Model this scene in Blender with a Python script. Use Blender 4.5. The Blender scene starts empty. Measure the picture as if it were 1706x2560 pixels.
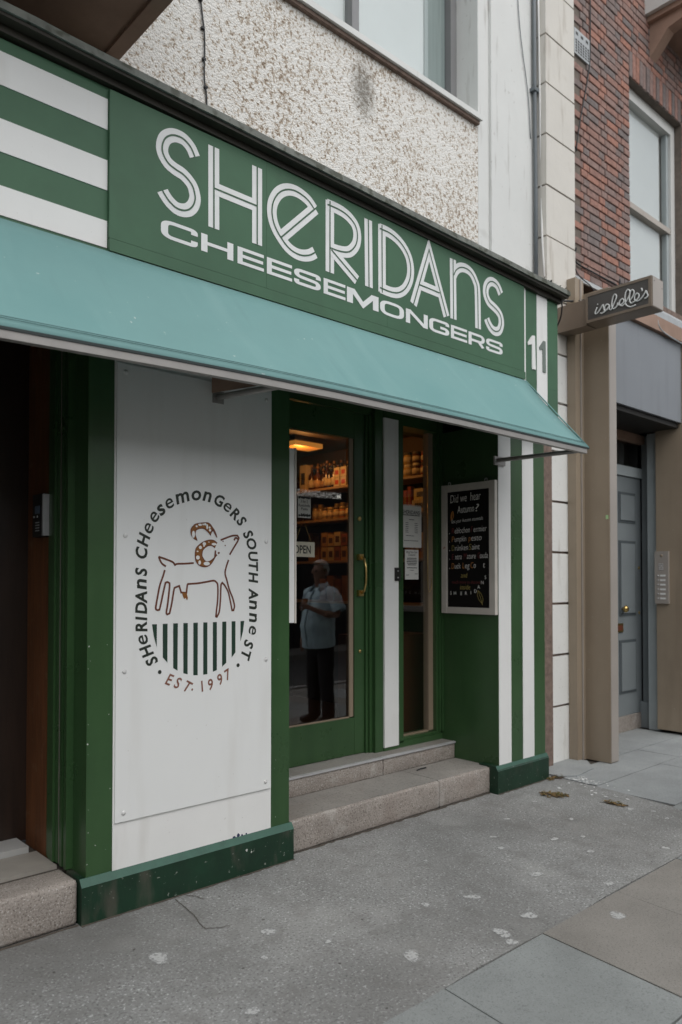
import bpy, bmesh, math, random
from mathutils import Vector, Matrix
random.seed(11)
sc = bpy.context.scene
COL = sc.collection
# ------------------------------------------------------------------ camera
YAW, PITCH, EYE = 0.831119, 0.01897, 1.6
Fw = Vector((math.cos(YAW)*math.cos(PITCH), math.sin(YAW)*math.cos(PITCH), math.sin(PITCH)))
Rt = Vector((math.sin(YAW), -math.cos(YAW), 0)); Up = Rt.cross(Fw)
cd = bpy.data.cameras.new('camera'); cam = bpy.data.objects.new('camera', cd); COL.objects.link(cam)
cam.matrix_world = Matrix(((Rt.x, Up.x, -Fw.x, 0), (Rt.y, Up.y, -Fw.y, 0), (Rt.z, Up.z, -Fw.z, EYE), (0, 0, 0, 1)))
cd.sensor_width = 36; cd.lens = 1897.75*36/2560; cd.shift_y = (1416.11-1280)/2560
cd.clip_start = 0.05; cd.clip_end = 600
cd.dof.use_dof = True; cd.dof.focus_distance = 4.2; cd.dof.aperture_fstop = 2.0
sc.camera = cam
# ------------------------------------------------------------------ sky and sun
SUN_EL, SUN_AZ = math.radians(55), math.radians(190)      # soft overcast light from above the street
w = bpy.data.worlds.new('World'); sc.world = w; w.use_nodes = True
wn = w.node_tree.nodes; wl = w.node_tree.links; wn.clear()
sky = wn.new('ShaderNodeTexSky'); sky.sky_type = 'NISHITA'; sky.sun_disc = False
sky.sun_elevation = SUN_EL; sky.sun_rotation = SUN_AZ; sky.air_density = 1.0; sky.dust_density = 4.0; sky.ozone_density = 1.0
hs = wn.new('ShaderNodeHueSaturation'); hs.inputs['Saturation'].default_value = 0.28
bg = wn.new('ShaderNodeBackground'); bg.inputs['Strength'].default_value = 0.14
wo = wn.new('ShaderNodeOutputWorld')
wl.new(sky.outputs[0], hs.inputs['Color']); wl.new(hs.outputs[0], bg.inputs['Color']); wl.new(bg.outputs[0], wo.inputs['Surface'])
sl = bpy.data.lights.new('sun', 'SUN'); sl.energy = 1.6; sl.angle = math.radians(110); sl.color = (0.975, 1.0, 1.0)
so = bpy.data.objects.new('sun', sl); COL.objects.link(so)
sd = Vector((math.cos(SUN_EL)*math.sin(SUN_AZ), math.cos(SUN_EL)*math.cos(SUN_AZ), math.sin(SUN_EL)))
so.rotation_euler = sd.to_track_quat('Z', 'Y').to_euler(); so.location = (0, -2, 12)
sc.view_settings.view_transform = 'Standard'; sc.view_settings.look = 'None'
sc.view_settings.gamma = 1; sc.view_settings.exposure = -0.1
sc.render.engine = 'CYCLES'
sc.cycles.use_denoising = True
sc.cycles.max_bounces = 8; sc.cycles.transparent_max_bounces = 12
sc.cycles.caustics_reflective = False; sc.cycles.caustics_refractive = False

# ------------------------------------------------------------------ materials
def ramp(nt, stops):
    r = nt.nodes.new('ShaderNodeValToRGB'); e = r.color_ramp.elements
    while len(e) < len(stops): e.new(0.5)
    for i, (p, c) in enumerate(stops):
        e[i].position = p; e[i].color = (c[0], c[1], c[2], 1) if not isinstance(c, (int, float)) else (c, c, c, 1)
    return r
def M(name, col, rough=0.5, var=0.12, scale=3.0, bump=0.0, bscale=60.0, metal=0.0, spec=0.5, speck=None, coat=0.0, emit=None, stretch=None, stain=None, rvar=0.0):
    m = bpy.data.materials.new(name); m.use_nodes = True; nt = m.node_tree; N = nt.nodes; L = nt.links
    b = N['Principled BSDF']; b.inputs['Roughness'].default_value = rough; b.inputs['Metallic'].default_value = metal
    b.inputs['Specular IOR Level'].default_value = spec; b.inputs['Coat Weight'].default_value = coat
    tc = N.new('ShaderNodeTexCoord'); src = tc.outputs['Object']
    if stretch:
        mp = N.new('ShaderNodeMapping'); mp.inputs['Scale'].default_value = stretch; L.new(src, mp.inputs[0]); src = mp.outputs[0]
    n = N.new('ShaderNodeTexNoise'); n.inputs['Scale'].default_value = scale; n.inputs['Detail'].default_value = 6; n.inputs['Roughness'].default_value = 0.62
    L.new(src, n.inputs['Vector'])
    r = ramp(nt, [(0.28, [c*(1-var) for c in col]), (0.72, [min(1, c*(1+var)) for c in col])]); L.new(n.outputs['Fac'], r.inputs[0])
    out = r.outputs[0]
    if speck:                                   # (colour, scale, threshold, softness, amount)
        for (sc_, ss, th, so_, am, *sv_) in speck:
            n2 = N.new('ShaderNodeTexNoise'); n2.inputs['Scale'].default_value = ss; n2.inputs['Detail'].default_value = 4 if sv_ else 2
            if sv_:
                m2 = N.new('ShaderNodeMapping'); m2.inputs['Scale'].default_value = sv_[0]; L.new(tc.outputs['Object'], m2.inputs[0]); L.new(m2.outputs[0], n2.inputs['Vector'])
            else: L.new(tc.outputs['Object'], n2.inputs['Vector'])
            r2 = ramp(nt, [(th, 0.0), (th+so_, am)]); L.new(n2.outputs['Fac'], r2.inputs[0])
            mx = N.new('ShaderNodeMix'); mx.data_type = 'RGBA'; L.new(r2.outputs[0], mx.inputs['Factor']); L.new(out, mx.inputs[6]); mx.inputs[7].default_value = (*sc_, 1); out = mx.outputs[2]
    L.new(out, b.inputs['Base Color'])
    if rvar:
        mr = N.new('ShaderNodeMapRange'); mr.inputs[3].default_value = rough-rvar; mr.inputs[4].default_value = rough+rvar; L.new(n.outputs['Fac'], mr.inputs[0]); L.new(mr.outputs[0], b.inputs['Roughness'])
    if bump:
        n3 = N.new('ShaderNodeTexNoise'); n3.inputs['Scale'].default_value = bscale; n3.inputs['Detail'].default_value = 4; L.new(src, n3.inputs['Vector'])
        bp = N.new('ShaderNodeBump'); bp.inputs['Strength'].default_value = bump; bp.inputs['Distance'].default_value = 0.004; L.new(n3.outputs['Fac'], bp.inputs['Height']); L.new(bp.outputs[0], b.inputs['Normal'])
    if emit:
        b.inputs['Emission Color'].default_value = (*emit[0], 1); b.inputs['Emission Strength'].default_value = emit[1]
    return m
GREEN = (0.036, 0.086, 0.031)
DARKSPOT = ((0.03, 0.03, 0.025), 26, 0.66, 0.05, 0.5)
m_green = M('green_gloss_paint', GREEN, 0.30, 0.14, 2.2, 0.10, 35, spec=0.5, speck=[((0.018, 0.050, 0.018), 2.5, 0.5, 0.3, 0.5, (3, 3, 0.35))], rvar=0.10)
m_board = M('green_sign_paint', (0.060, 0.136, 0.078), 0.46, 0.16, 1.4, 0.06, 20, spec=0.28, rvar=0.08, speck=[((0.05, 0.10, 0.06), 5, 0.55, 0.25, 0.4)])
m_inline = M('green_letter_inline', (0.024, 0.085, 0.036), 0.4, 0.05)
m_plinth = M('dark_green_plinth_paint', (0.005, 0.030, 0.014), 0.5, 0.30, 5, 0.25, 30, speck=[((0.25, 0.28, 0.24), 55, 0.70, 0.03, 0.7), ((0.03, 0.065, 0.04), 9, 0.62, 0.15, 0.35), ((0.10, 0.085, 0.07), 5, 0.55, 0.15, 0.5, (2, 2, 0.6))])
m_plinth_top = M('pale_green_worn_edge', (0.030, 0.095, 0.066), 0.5, 0.2, 10, 0.2, 40)
m_white = M('white_gloss_paint', (0.78, 0.78, 0.765), 0.42, 0.03, 2.5, 0.12, 30, speck=[((0.55, 0.53, 0.49), 4, 0.56, 0.2, 0.35, (2.5, 2.5, 0.4)), ((0.45, 0.44, 0.40), 60, 0.74, 0.02, 0.5)])
m_whiteb = M('white_aluminium_board', (0.78, 0.79, 0.78), 0.38, 0.02, 1.5, 0.10, 2.5, speck=[((0.64, 0.63, 0.60), 3, 0.54, 0.25, 0.35, (2.5, 2.5, 0.4)), ((0.55, 0.53, 0.50), 45, 0.75, 0.02, 0.4)])
m_letter = M('white_letter_paint', (0.74, 0.75, 0.745), 0.45, 0.05, 6)
m_awning = M('teal_awning_canvas', (0.165, 0.315, 0.31), 0.66, 0.06, 1.6, 0.25, 260, spec=0.3, speck=[((0.55, 0.60, 0.60), 30, 0.745, 0.015, 0.7), ((0.11, 0.25, 0.25), 1.6, 0.5, 0.25, 0.5), ((0.26, 0.42, 0.42), 5, 0.56, 0.2, 0.22, (1.2, 0.25, 0.25)), ((0.09, 0.17, 0.16), 6, 0.66, 0.15, 0.2, (1.5, 0.2, 0.2))])
m_awn_edge = M('dark_awning_hem', (0.025, 0.035, 0.035), 0.7)
m_alu = M('aluminium_bar', (0.33, 0.315, 0.30), 0.45, 0.10, 8, metal=0.2)
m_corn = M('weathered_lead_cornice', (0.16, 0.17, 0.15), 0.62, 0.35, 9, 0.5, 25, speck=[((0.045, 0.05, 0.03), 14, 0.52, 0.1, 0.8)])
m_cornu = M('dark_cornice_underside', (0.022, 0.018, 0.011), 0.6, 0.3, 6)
m_plaster = M('white_plaster', (0.68, 0.69, 0.675), 0.7, 0.05, 1.8, 0.3, 12, speck=[((0.28, 0.26, 0.23), 5, 0.62, 0.12, 0.55, (2.5, 2.5, 0.3)), ((0.32, 0.31, 0.28), 3.2, 0.66, 0.10, 0.45), ((0.36, 0.34, 0.31), 20, 0.70, 0.04, 0.3)])
m_quoin = M('cream_painted_stone', (0.64, 0.615, 0.565), 0.65, 0.05, 2.2, 0.35, 22, speck=[((0.30, 0.25, 0.19), 4, 0.57, 0.15, 0.45, (3, 3, 0.4)), ((0.42, 0.38, 0.31), 5, 0.64, 0.12, 0.35)])
m_quoin_lo = M('white_painted_stone', (0.78, 0.78, 0.755), 0.6, 0.04, 2.2, 0.6, 22, speck=[((0.36, 0.31, 0.25), 4, 0.62, 0.15, 0.4, (3, 3, 0.5)), ((0.30, 0.28, 0.23), 45, 0.66, 0.05, 0.3)])
m_rawstone = M('raw_stone_joint', (0.19, 0.135, 0.11), 0.85, 0.35, 18, 0.9, 45)
m_soffit = M('brown_bay_soffit', (0.33, 0.215, 0.16), 0.7, 0.25, 2.2, 0.2, 10)
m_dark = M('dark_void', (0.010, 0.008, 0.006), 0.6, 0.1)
m_darkgreen = M('dark_green_lintel', (0.014, 0.040, 0.016), 0.45, 0.2)
m_granite = M('granite_step', (0.31, 0.275, 0.245), 0.75, 0.18, 4, 1.0, 90, speck=[((0.11, 0.085, 0.07), 110, 0.53, 0.16, 0.8), ((0.60, 0.58, 0.55), 120, 0.59, 0.12, 0.65), ((0.48, 0.46, 0.43), 7, 0.58, 0.12, 0.4), ((0.17, 0.13, 0.11), 4, 0.56, 0.2, 0.5)])
m_tread = M('worn_step_tread', (0.28, 0.265, 0.243), 0.7, 0.18, 3, 0.5, 60, speck=[((0.12, 0.11, 0.10), 80, 0.56, 0.12, 0.6), ((0.14, 0.11, 0.09), 2.4, 0.52, 0.2, 0.5)])
m_conc = M('pavement_concrete', (0.235, 0.237, 0.23), 0.82, 0.2, 1.3, 1.0, 90, speck=[((0.075, 0.073, 0.07), 78, 0.53, 0.2, 0.85), ((0.52, 0.53, 0.52), 88, 0.58, 0.14, 0.75), ((0.16, 0.155, 0.148), 7, 0.50, 0.2, 0.5), ((0.115, 0.112, 0.105), 0.9, 0.48, 0.25, 0.6), ((0.30, 0.30, 0.285), 2.7, 0.58, 0.2, 0.35), ((0.05, 0.045, 0.04), 22, 0.73, 0.03, 0.8)])
def gummat():
    m = bpy.data.materials.new('gum_spot_mark'); m.use_nodes = True; nt = m.node_tree; N = nt.nodes; L = nt.links; b = N['Principled BSDF']; b.inputs['Roughness'].default_value = 0.8; b.inputs['Base Color'].default_value = (0.47, 0.475, 0.465, 1)
    at_ = N.new('ShaderNodeAttribute'); at_.attribute_name = 'edge'; tc = N.new('ShaderNodeTexCoord'); n = N.new('ShaderNodeTexNoise'); n.inputs['Scale'].default_value = 75; n.inputs['Detail'].default_value = 3; L.new(tc.outputs['Object'], n.inputs['Vector'])
    mu = N.new('ShaderNodeMath'); mu.operation = 'MULTIPLY'; L.new(at_.outputs['Fac'], mu.inputs[0]); L.new(n.outputs['Fac'], mu.inputs[1]); r = ramp(nt, [(0.18, 0.0), (0.52, 0.85)]); L.new(mu.outputs[0], r.inputs[0])
    t = N.new('ShaderNodeBsdfTransparent'); mx = N.new('ShaderNodeMixShader'); L.new(r.outputs[0], mx.inputs[0]); L.new(t.outputs[0], mx.inputs[1]); L.new(b.outputs[0], mx.inputs[2]); L.new(mx.outputs[0], N['Material Output'].inputs[0]); return m
m_gum = gummat()
def slabmat(name, c): return M(name, c, 0.78, 0.16, 2.6, 0.5, 120, speck=[((c[0]*.45, c[1]*.45, c[2]*.45), 140, 0.54, 0.16, 0.6), ((c[0]*.7, c[1]*.7, c[2]*.68), 1.7, 0.55, 0.25, 0.5), ((c[0]*1.4, c[1]*1.4, c[2]*1.5), 130, 0.60, 0.12, 0.5)])
m_slabs = [slabmat('grey_paving_slab', (0.235, 0.25, 0.245)), slabmat('buff_paving_slab', (0.225, 0.212, 0.192)), slabmat('pale_paving_slab', (0.29, 0.305, 0.305))]
m_joint = M('dark_paving_joint', (0.07, 0.06, 0.05), 0.9, 0.3, 30, 0.6, 60)
m_asphalt = M('road_asphalt', (0.06, 0.06, 0.06), 0.85, 0.2, 5, 0.6, 120)
m_kerb = M('kerb_granite', (0.28, 0.27, 0.26), 0.75, 0.15, 6, 0.5, 90)
m_wood = M('worn_brown_wood', (0.135, 0.05, 0.018), 0.55, 0.45, 3.0, 0.3, 20, stretch=(9, 9, 0.7), speck=[((0.20, 0.12, 0.07), 12, 0.62, 0.15, 0.6)])
m_wooddoor = M('dark_brown_door', (0.022, 0.012, 0.008), 0.4, 0.3, 4, 0.2, 20, stretch=(6, 6, 0.6))
m_tile = M('entry_tile', (0.30, 0.28, 0.25), 0.5, 0.12, 5, 0.1, 30)
m_marble = M('white_marble_sill', (0.42, 0.42, 0.41), 0.4, 0.08, 5)
m_greystrip = M('grey_seal_strip', (0.25, 0.22, 0.20), 0.6, 0.2, 10)
m_beige = M('beige_bead', (0.27, 0.21, 0.15), 0.5, 0.08, 4)
m_brass = M('brass', (0.62, 0.44, 0.17), 0.28, 0.12, 20, metal=1.0)
m_black = M('black_plastic', (0.015, 0.014, 0.013), 0.4)
m_slate = M('blackboard_slate', (0.006, 0.005, 0.0045), 0.85, 0.2, 6, spec=0.2)
m_chalk = M('white_chalk_pen', (0.82, 0.80, 0.76), 0.8, 0.1, 40)
m_chalk_o = M('orange_chalk_pen', (0.55, 0.22, 0.05), 0.8)
m_chalk_r = M('red_chalk_pen', (0.16, 0.02, 0.02), 0.8)
m_chalk_y = M('yellow_chalk_pen', (0.38, 0.30, 0.08), 0.8)
m_frame = M('off_white_wood_frame', (0.55, 0.51, 0.46), 0.55, 0.10, 8, 0.2, 30, speck=[((0.30, 0.10, 0.06), 16, 0.74, 0.03, 0.7)])
m_ring = M('black_green_print', (0.018, 0.024, 0.016), 0.5, 0.05)
m_bar = M('dark_green_print', (0.010, 0.038, 0.022), 0.5, 0.05)
m_est = M('brown_red_print', (0.21, 0.085, 0.055), 0.5, 0.08)
m_line = M('brown_outline_print', (0.13, 0.035, 0.015), 0.5, 0.1)
m_horn = M('orange_brown_print', (0.23, 0.085, 0.012), 0.5, 0.1, 20)
m_steel = M('dull_steel', (0.52, 0.52, 0.53), 0.38, 0.08, 12, metal=0.25)
m_screw = M('white_screw_cap', (0.66, 0.66, 0.65), 0.4)
m_brown = M('brown_metal_cladding', (0.31, 0.25, 0.185), 0.36, 0.10, 1.6, 0.10, 60, metal=0.0, rvar=0.06, speck=[((0.20, 0.155, 0.115), 3, 0.52, 0.25, 0.5, (2.5, 2.5, 0.3)), ((0.6, 0.58, 0.54), 70, 0.76, 0.01, 0.7)])
m_brownl = M('light_brown_metal', (0.40, 0.36, 0.325), 0.4, 0.06, 3, metal=0.2)
m_greyf = M('blue_grey_panel', (0.22, 0.235, 0.255), 0.42, 0.05, 1.5, metal=0.1, speck=[((0.15, 0.155, 0.165), 3, 0.55, 0.2, 0.4, (3, 3, 0.3))])
m_greyd = M('blue_grey_door_paint', (0.21, 0.235, 0.245), 0.42, 0.07, 2.5, 0.15, 30)
m_greyl = M('light_grey_frame_paint', (0.38, 0.42, 0.43), 0.45, 0.07, 3, 0.15, 30)
m_mortar = M('grey_mortar', (0.15, 0.125, 0.105), 0.9, 0.25, 10, 0.6, 50)
m_flash = M('lead_flashing', (0.42, 0.44, 0.45), 0.5, 0.12, 8, 0.2, 20, metal=0.3)
m_winframe = M('white_window_frame', (0.62, 0.62, 0.60), 0.5, 0.04, 4)
m_greyframe = M('grey_window_frame', (0.22, 0.22, 0.225), 0.45, 0.06, 4)
m_skysheet = M('pale_sky_sheen', (0.80, 0.83, 0.82), 0.8, 0.03, 2)
m_curt = M('grey_green_curtain', (0.34, 0.40, 0.39), 0.8, 0.12, 4, stretch=(14, 14, 0.3))
m_cable = M('black_cable', (0.022, 0.023, 0.025), 0.55)
m_pipe = M('grey_drainpipe', (0.13, 0.15, 0.165), 0.5, 0.10, 5)
m_paper = M('white_paper', (0.66, 0.65, 0.62), 0.8, 0.03, 8)
m_ink = M('black_ink', (0.03, 0.03, 0.03), 0.7)
m_dirt = M('brown_soil', (0.055, 0.038, 0.025), 0.95, 0.4, 40, 0.9, 60)
m_shelf = M('shelf_wood', (0.38, 0.27, 0.16), 0.5, 0.15, 4)
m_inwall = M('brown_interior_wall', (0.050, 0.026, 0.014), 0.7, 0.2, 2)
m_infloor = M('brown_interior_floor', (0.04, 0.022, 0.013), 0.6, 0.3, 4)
m_lampglow = M('warm_lamp_glow', (0.35, 0.14, 0.03), 0.5, 0.0, emit=((1.0, 0.40, 0.07), 0.4))
m_opp = M('opposite_render', (0.78, 0.74, 0.68), 0.85, 0.25, 6, 0.5, 40)
m_oppshop = M('opposite_dark_shopfront', (0.012, 0.011, 0.011), 0.6, 0.2)
m_oppglow = M('opposite_letters_added_glow', (0.80, 0.80, 0.78), 0.5, emit=((1.0, 0.97, 0.9), 1.3))  # glow added so the letters read brighter in the door glass
m_skin = M('skin', (0.36, 0.20, 0.145), 0.5, 0.10, 14); m_skin.node_tree.nodes['Principled BSDF'].inputs['Subsurface Weight'].default_value = 0.1
m_hair = M('grey_hair', (0.46, 0.45, 0.43), 0.6, 0.25, 40, 0.6, 90)
m_shirt = M('pale_blue_shirt', (0.58, 0.76, 0.88), 0.75, 0.22, 9, 1.0, 16, speck=[((0.58, 0.50, 0.60), 14, 0.60, 0.08, 0.4, (1, 1, 3))])
m_trous = M('dark_trousers', (0.025, 0.024, 0.026), 0.8, 0.2, 6)
m_shoe = M('black_shoe', (0.012, 0.011, 0.010), 0.4)
def glassmat(name, ior, tint=(1, 1, 1)):
    m = bpy.data.materials.new(name); m.use_nodes = True; nt = m.node_tree; N = nt.nodes; L = nt.links; N.clear()
    o = N.new('ShaderNodeOutputMaterial'); mx = N.new('ShaderNodeMixShader'); t = N.new('ShaderNodeBsdfTransparent'); t.inputs[0].default_value = (*tint, 1)
    g = N.new('ShaderNodeBsdfGlossy'); g.inputs['Roughness'].default_value = 0.0; lw = N.new('ShaderNodeLayerWeight'); lw.inputs['Blend'].default_value = 0.5; pw = N.new('ShaderNodeMath'); pw.operation = 'POWER'; pw.inputs[1].default_value = 5; L.new(lw.outputs['Facing'], pw.inputs[0]); fr = N.new('ShaderNodeMapRange'); fr.inputs[3].default_value = ior; fr.inputs[4].default_value = 1.0; L.new(pw.outputs[0], fr.inputs[0])
    tc = N.new('ShaderNodeTexCoord'); no = N.new('ShaderNodeTexNoise'); no.inputs['Scale'].default_value = 1.2; L.new(tc.outputs['Object'], no.inputs['Vector'])
    bm_ = N.new('ShaderNodeBump'); bm_.inputs['Strength'].default_value = 0.002; bm_.inputs['Distance'].default_value = 0.02; L.new(no.outputs['Fac'], bm_.inputs['Height']); L.new(bm_.outputs[0], g.inputs['Normal'])
    L.new(fr.outputs[0], mx.inputs[0]); L.new(t.outputs[0], mx.inputs[1]); L.new(g.outputs[0], mx.inputs[2]); L.new(mx.outputs[0], o.inputs[0])
    return m
m_glass = glassmat('shop_glass', 0.155, (0.92, 0.92, 0.90))
m_glassw = glassmat('window_glass', 0.14, (0.9, 0.93, 0.93))
m_glassn = glassmat('sash_window_glass', 0.16, (0.95, 0.97, 0.97))
def pebbledash():
    m = bpy.data.materials.new('white_pebbledash'); m.use_nodes = True; nt = m.node_tree; N = nt.nodes; L = nt.links; b = N['Principled BSDF']; b.inputs['Roughness'].default_value = 0.85
    tc = N.new('ShaderNodeTexCoord')
    v = N.new('ShaderNodeTexVoronoi'); v.inputs['Scale'].default_value = 78; L.new(tc.outputs['Object'], v.inputs['Vector'])
    n = N.new('ShaderNodeTexNoise'); n.inputs['Scale'].default_value = 44; n.inputs['Detail'].default_value = 4; n.inputs['Roughness'].default_value = 0.7; L.new(tc.outputs['Object'], n.inputs['Vector'])
    lo = N.new('ShaderNodeTexNoise'); lo.inputs['Scale'].default_value = 0.9; lo.inputs['Detail'].default_value = 3; L.new(tc.outputs['Object'], lo.inputs['Vector'])
    lm = N.new('ShaderNodeMath'); lm.operation = 'MULTIPLY_ADD'; L.new(lo.outputs['Fac'], lm.inputs[0]); lm.inputs[1].default_value = 0.28; lm.inputs[2].default_value = -0.14
    ns = N.new('ShaderNodeMath'); ns.operation = 'ADD'; L.new(n.outputs['Fac'], ns.inputs[0]); L.new(lm.outputs[0], ns.inputs[1])
    r = ramp(nt, [(0.0, (0.81, 0.80, 0.775)), (0.50, (0.79, 0.775, 0.74)), (0.56, (0.50, 0.43, 0.35)), (0.67, (0.20, 0.14, 0.095))]); L.new(ns.outputs[0], r.inputs[0])
    mp = N.new('ShaderNodeMapping'); mp.vector_type = 'POINT'; mp.inputs['Location'].default_value = (-2.18*5.2, -0.35*3, -5.06*3.0); mp.inputs['Scale'].default_value = (5.2, 3, 3.0); L.new(tc.outputs['Object'], mp.inputs[0])
    gr = N.new('ShaderNodeTexGradient'); gr.gradient_type = 'SPHERICAL'; L.new(mp.outputs[0], gr.inputs[0])
    mu = N.new('ShaderNodeMath'); mu.operation = 'MULTIPLY'; L.new(gr.outputs['Fac'], mu.inputs[0]); L.new(n.outputs['Fac'], mu.inputs[1])
    r2 = ramp(nt, [(0.10, 0.0), (0.42, 0.85)]); L.new(mu.outputs[0], r2.inputs[0])
    mx = N.new('ShaderNodeMix'); mx.data_type = 'RGBA'; L.new(r2.outputs[0], mx.inputs['Factor']); L.new(r.outputs[0], mx.inputs[6]); mx.inputs[7].default_value = (0.20, 0.185, 0.16, 1); L.new(mx.outputs[2], b.inputs['Base Color'])
    ad = N.new('ShaderNodeMath'); ad.operation = 'ADD'; L.new(v.outputs['Distance'], ad.inputs[0]); L.new(n.outputs['Fac'], ad.inputs[1])
    bp = N.new('ShaderNodeBump'); bp.inputs['Strength'].default_value = 0.6; bp.inputs['Distance'].default_value = 0.010; bp.invert = True; L.new(ad.outputs[0], bp.inputs['Height']); L.new(bp.outputs[0], b.inputs['Normal'])
    return m
m_pebble = pebbledash()
def brickmat():
    m = bpy.data.materials.new('mixed_red_brick'); m.use_nodes = True; nt = m.node_tree; N = nt.nodes; L = nt.links; b = N['Principled BSDF']; b.inputs['Roughness'].default_value = 0.85
    oi = N.new('ShaderNodeObjectInfo'); ge = N.new('ShaderNodeNewGeometry'); ad = N.new('ShaderNodeMath'); ad.operation = 'ADD'; L.new(oi.outputs['Random'], ad.inputs[0]); L.new(ge.outputs['Random Per Island'], ad.inputs[1])
    fr = N.new('ShaderNodeMath'); fr.operation = 'FRACT'; L.new(ad.outputs[0], fr.inputs[0])
    r = ramp(nt, [(0.0, (0.17, 0.145, 0.14)), (0.25, (0.225, 0.165, 0.15)), (0.5, (0.26, 0.17, 0.148)), (0.75, (0.29, 0.165, 0.135)), (1.0, (0.35, 0.17, 0.125))]); L.new(fr.outputs[0], r.inputs[0])
    tc = N.new('ShaderNodeTexCoord'); n = N.new('ShaderNodeTexNoise'); n.inputs['Scale'].default_value = 25; n.inputs['Detail'].default_value = 5
    av = N.new('ShaderNodeVectorMath'); L.new(ge.outputs['Position'], av.inputs[0]); L.new(av.outputs[0], n.inputs['Vector'])
    r2 = ramp(nt, [(0.25, 0.72), (0.75, 1.25)]); L.new(n.outputs['Fac'], r2.inputs[0])
    mx = N.new('ShaderNodeMix'); mx.data_type = 'RGBA'; mx.blend_type = 'MULTIPLY'; mx.inputs['Factor'].default_value = 1; L.new(r.outputs[0], mx.inputs[6]); L.new(r2.outputs[0], mx.inputs[7]); L.new(mx.outputs[2], b.inputs['Base Color'])
    bp = N.new('ShaderNodeBump'); bp.inputs['Strength'].default_value = 0.6; bp.inputs['Distance'].default_value = 0.004; L.new(n.outputs['Fac'], bp.inputs['Height']); L.new(bp.outputs[0], b.inputs['Normal'])
    return m
m_brick = brickmat()

# ------------------------------------------------------------------ builders
def root_loc(o):
    p = Vector((0, 0, 0))
    while o is not None:
        p = p + o.location; o = o.parent
    return p
def tag(o, label=None, cat=None, group=None, kind=None):
    if label: o['label'] = label
    if cat: o['category'] = cat
    if group: o['group'] = group
    if kind: o['kind'] = kind
    return o
def thing(name, loc, label, cat, group=None):
    o = bpy.data.objects.new(name, None); o.empty_display_size = 0.1; COL.objects.link(o); o.location = loc
    return tag(o, label, cat, group)
def link(name, me, mat, parent=None, smooth=False):
    """mesh in world coordinates -> object; the origin of a top-level mesh goes to its base"""
    if mat is not None and not me.materials: me.materials.append(mat)
    if parent is not None: off = root_loc(parent)
    else:
        xs = [v.co for v in me.vertices]
        off = Vector(((min(c.x for c in xs)+max(c.x for c in xs))/2, (min(c.y for c in xs)+max(c.y for c in xs))/2, min(c.z for c in xs)))
    me.transform(Matrix.Translation(-off))
    if smooth:
        for p in me.polygons: p.use_smooth = True
    o = bpy.data.objects.new(name, me); COL.objects.link(o)
    if parent is not None: o.parent = parent
    else: o.location = off
    return o
def mesh(name, vs, fs, mat, parent=None, smooth=False):
    me = bpy.data.meshes.new(name); me.from_pydata([tuple(v) for v in vs], [], fs); me.validate(); me.update()
    bm = bmesh.new(); bm.from_mesh(me); bmesh.ops.recalc_face_normals(bm, faces=bm.faces); bm.to_mesh(me); bm.free()
    return link(name, me, mat, parent, smooth)
def boxdata(x0, x1, y0, y1, z0, z1):
    vs = [(x, y, z) for x in (x0, x1) for y in (y0, y1) for z in (z0, z1)]
    return vs, [(0, 1, 3, 2), (4, 6, 7, 5), (0, 4, 5, 1), (2, 3, 7, 6), (0, 2, 6, 4), (1, 5, 7, 3)]
def bmlink(name, bm, mat, parent, bevel=0, seg=2, smooth=False):
    if bevel:
        es = [e for e in bm.edges if len(e.link_faces) == 2 and e.calc_face_angle(0) > 0.5]
        bmesh.ops.bevel(bm, geom=es, offset=bevel, segments=seg, affect='EDGES', profile=0.5)
    bmesh.ops.recalc_face_normals(bm, faces=bm.faces)
    me = bpy.data.meshes.new(name); bm.to_mesh(me); bm.free()
    return link(name, me, mat, parent, smooth)
def box(name, x0, x1, y0, y1, z0, z1, mat, parent=None, bevel=0.0, seg=2):
    vs, fs = boxdata(min(x0, x1), max(x0, x1), min(y0, y1), max(y0, y1), min(z0, z1), max(z0, z1))
    bm = bmesh.new(); b = [bm.verts.new(v) for v in vs]
    for f in fs: bm.faces.new([b[i] for i in f])
    return bmlink(name, bm, mat, parent, bevel, seg)
def pane(name, x0, x1, y, z0, z1, mat, parent):
    return mesh(name, [(x0, y, z0), (x1, y, z0), (x1, y, z1), (x0, y, z1)], [(0, 1, 2, 3)], mat, parent)
from mathutils import noise as mnoise
def rough_box(name, x0, x1, y0, y1, z0, z1, mat, parent=None, bevel=0.012, amp=0.004, cell=0.06):
    bm = bmesh.new(); vs, fs = boxdata(x0, x1, y0, y1, z0, z1); b = [bm.verts.new(v) for v in vs]
    for f in fs: bm.faces.new([b[i] for i in f])
    bmesh.ops.bevel(bm, geom=list(bm.edges), offset=bevel, segments=2, affect='EDGES', profile=0.5)
    for ax in range(3):
        lo_, hi_ = (x0, y0, z0)[ax], (x1, y1, z1)[ax]; k = max(1, int((hi_-lo_)/cell)); no = [0, 0, 0]; no[ax] = 1
        for i in range(1, k):
            co = [0, 0, 0]; co[ax] = lo_+(hi_-lo_)*i/k
            bmesh.ops.bisect_plane(bm, geom=bm.verts[:]+bm.edges[:]+bm.faces[:], plane_co=co, plane_no=no)
    for v in bm.verts:
        d = mnoise.noise_vector(v.co*9)+mnoise.noise_vector(v.co*31)*.6
        v.co += Vector((d.x*amp*.6, d.y*amp, d.z*amp*.5))
    bmesh.ops.recalc_face_normals(bm, faces=bm.faces); me = bpy.data.meshes.new(name); bm.to_mesh(me); bm.free()
    return link(name, me, mat, parent, True)
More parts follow.
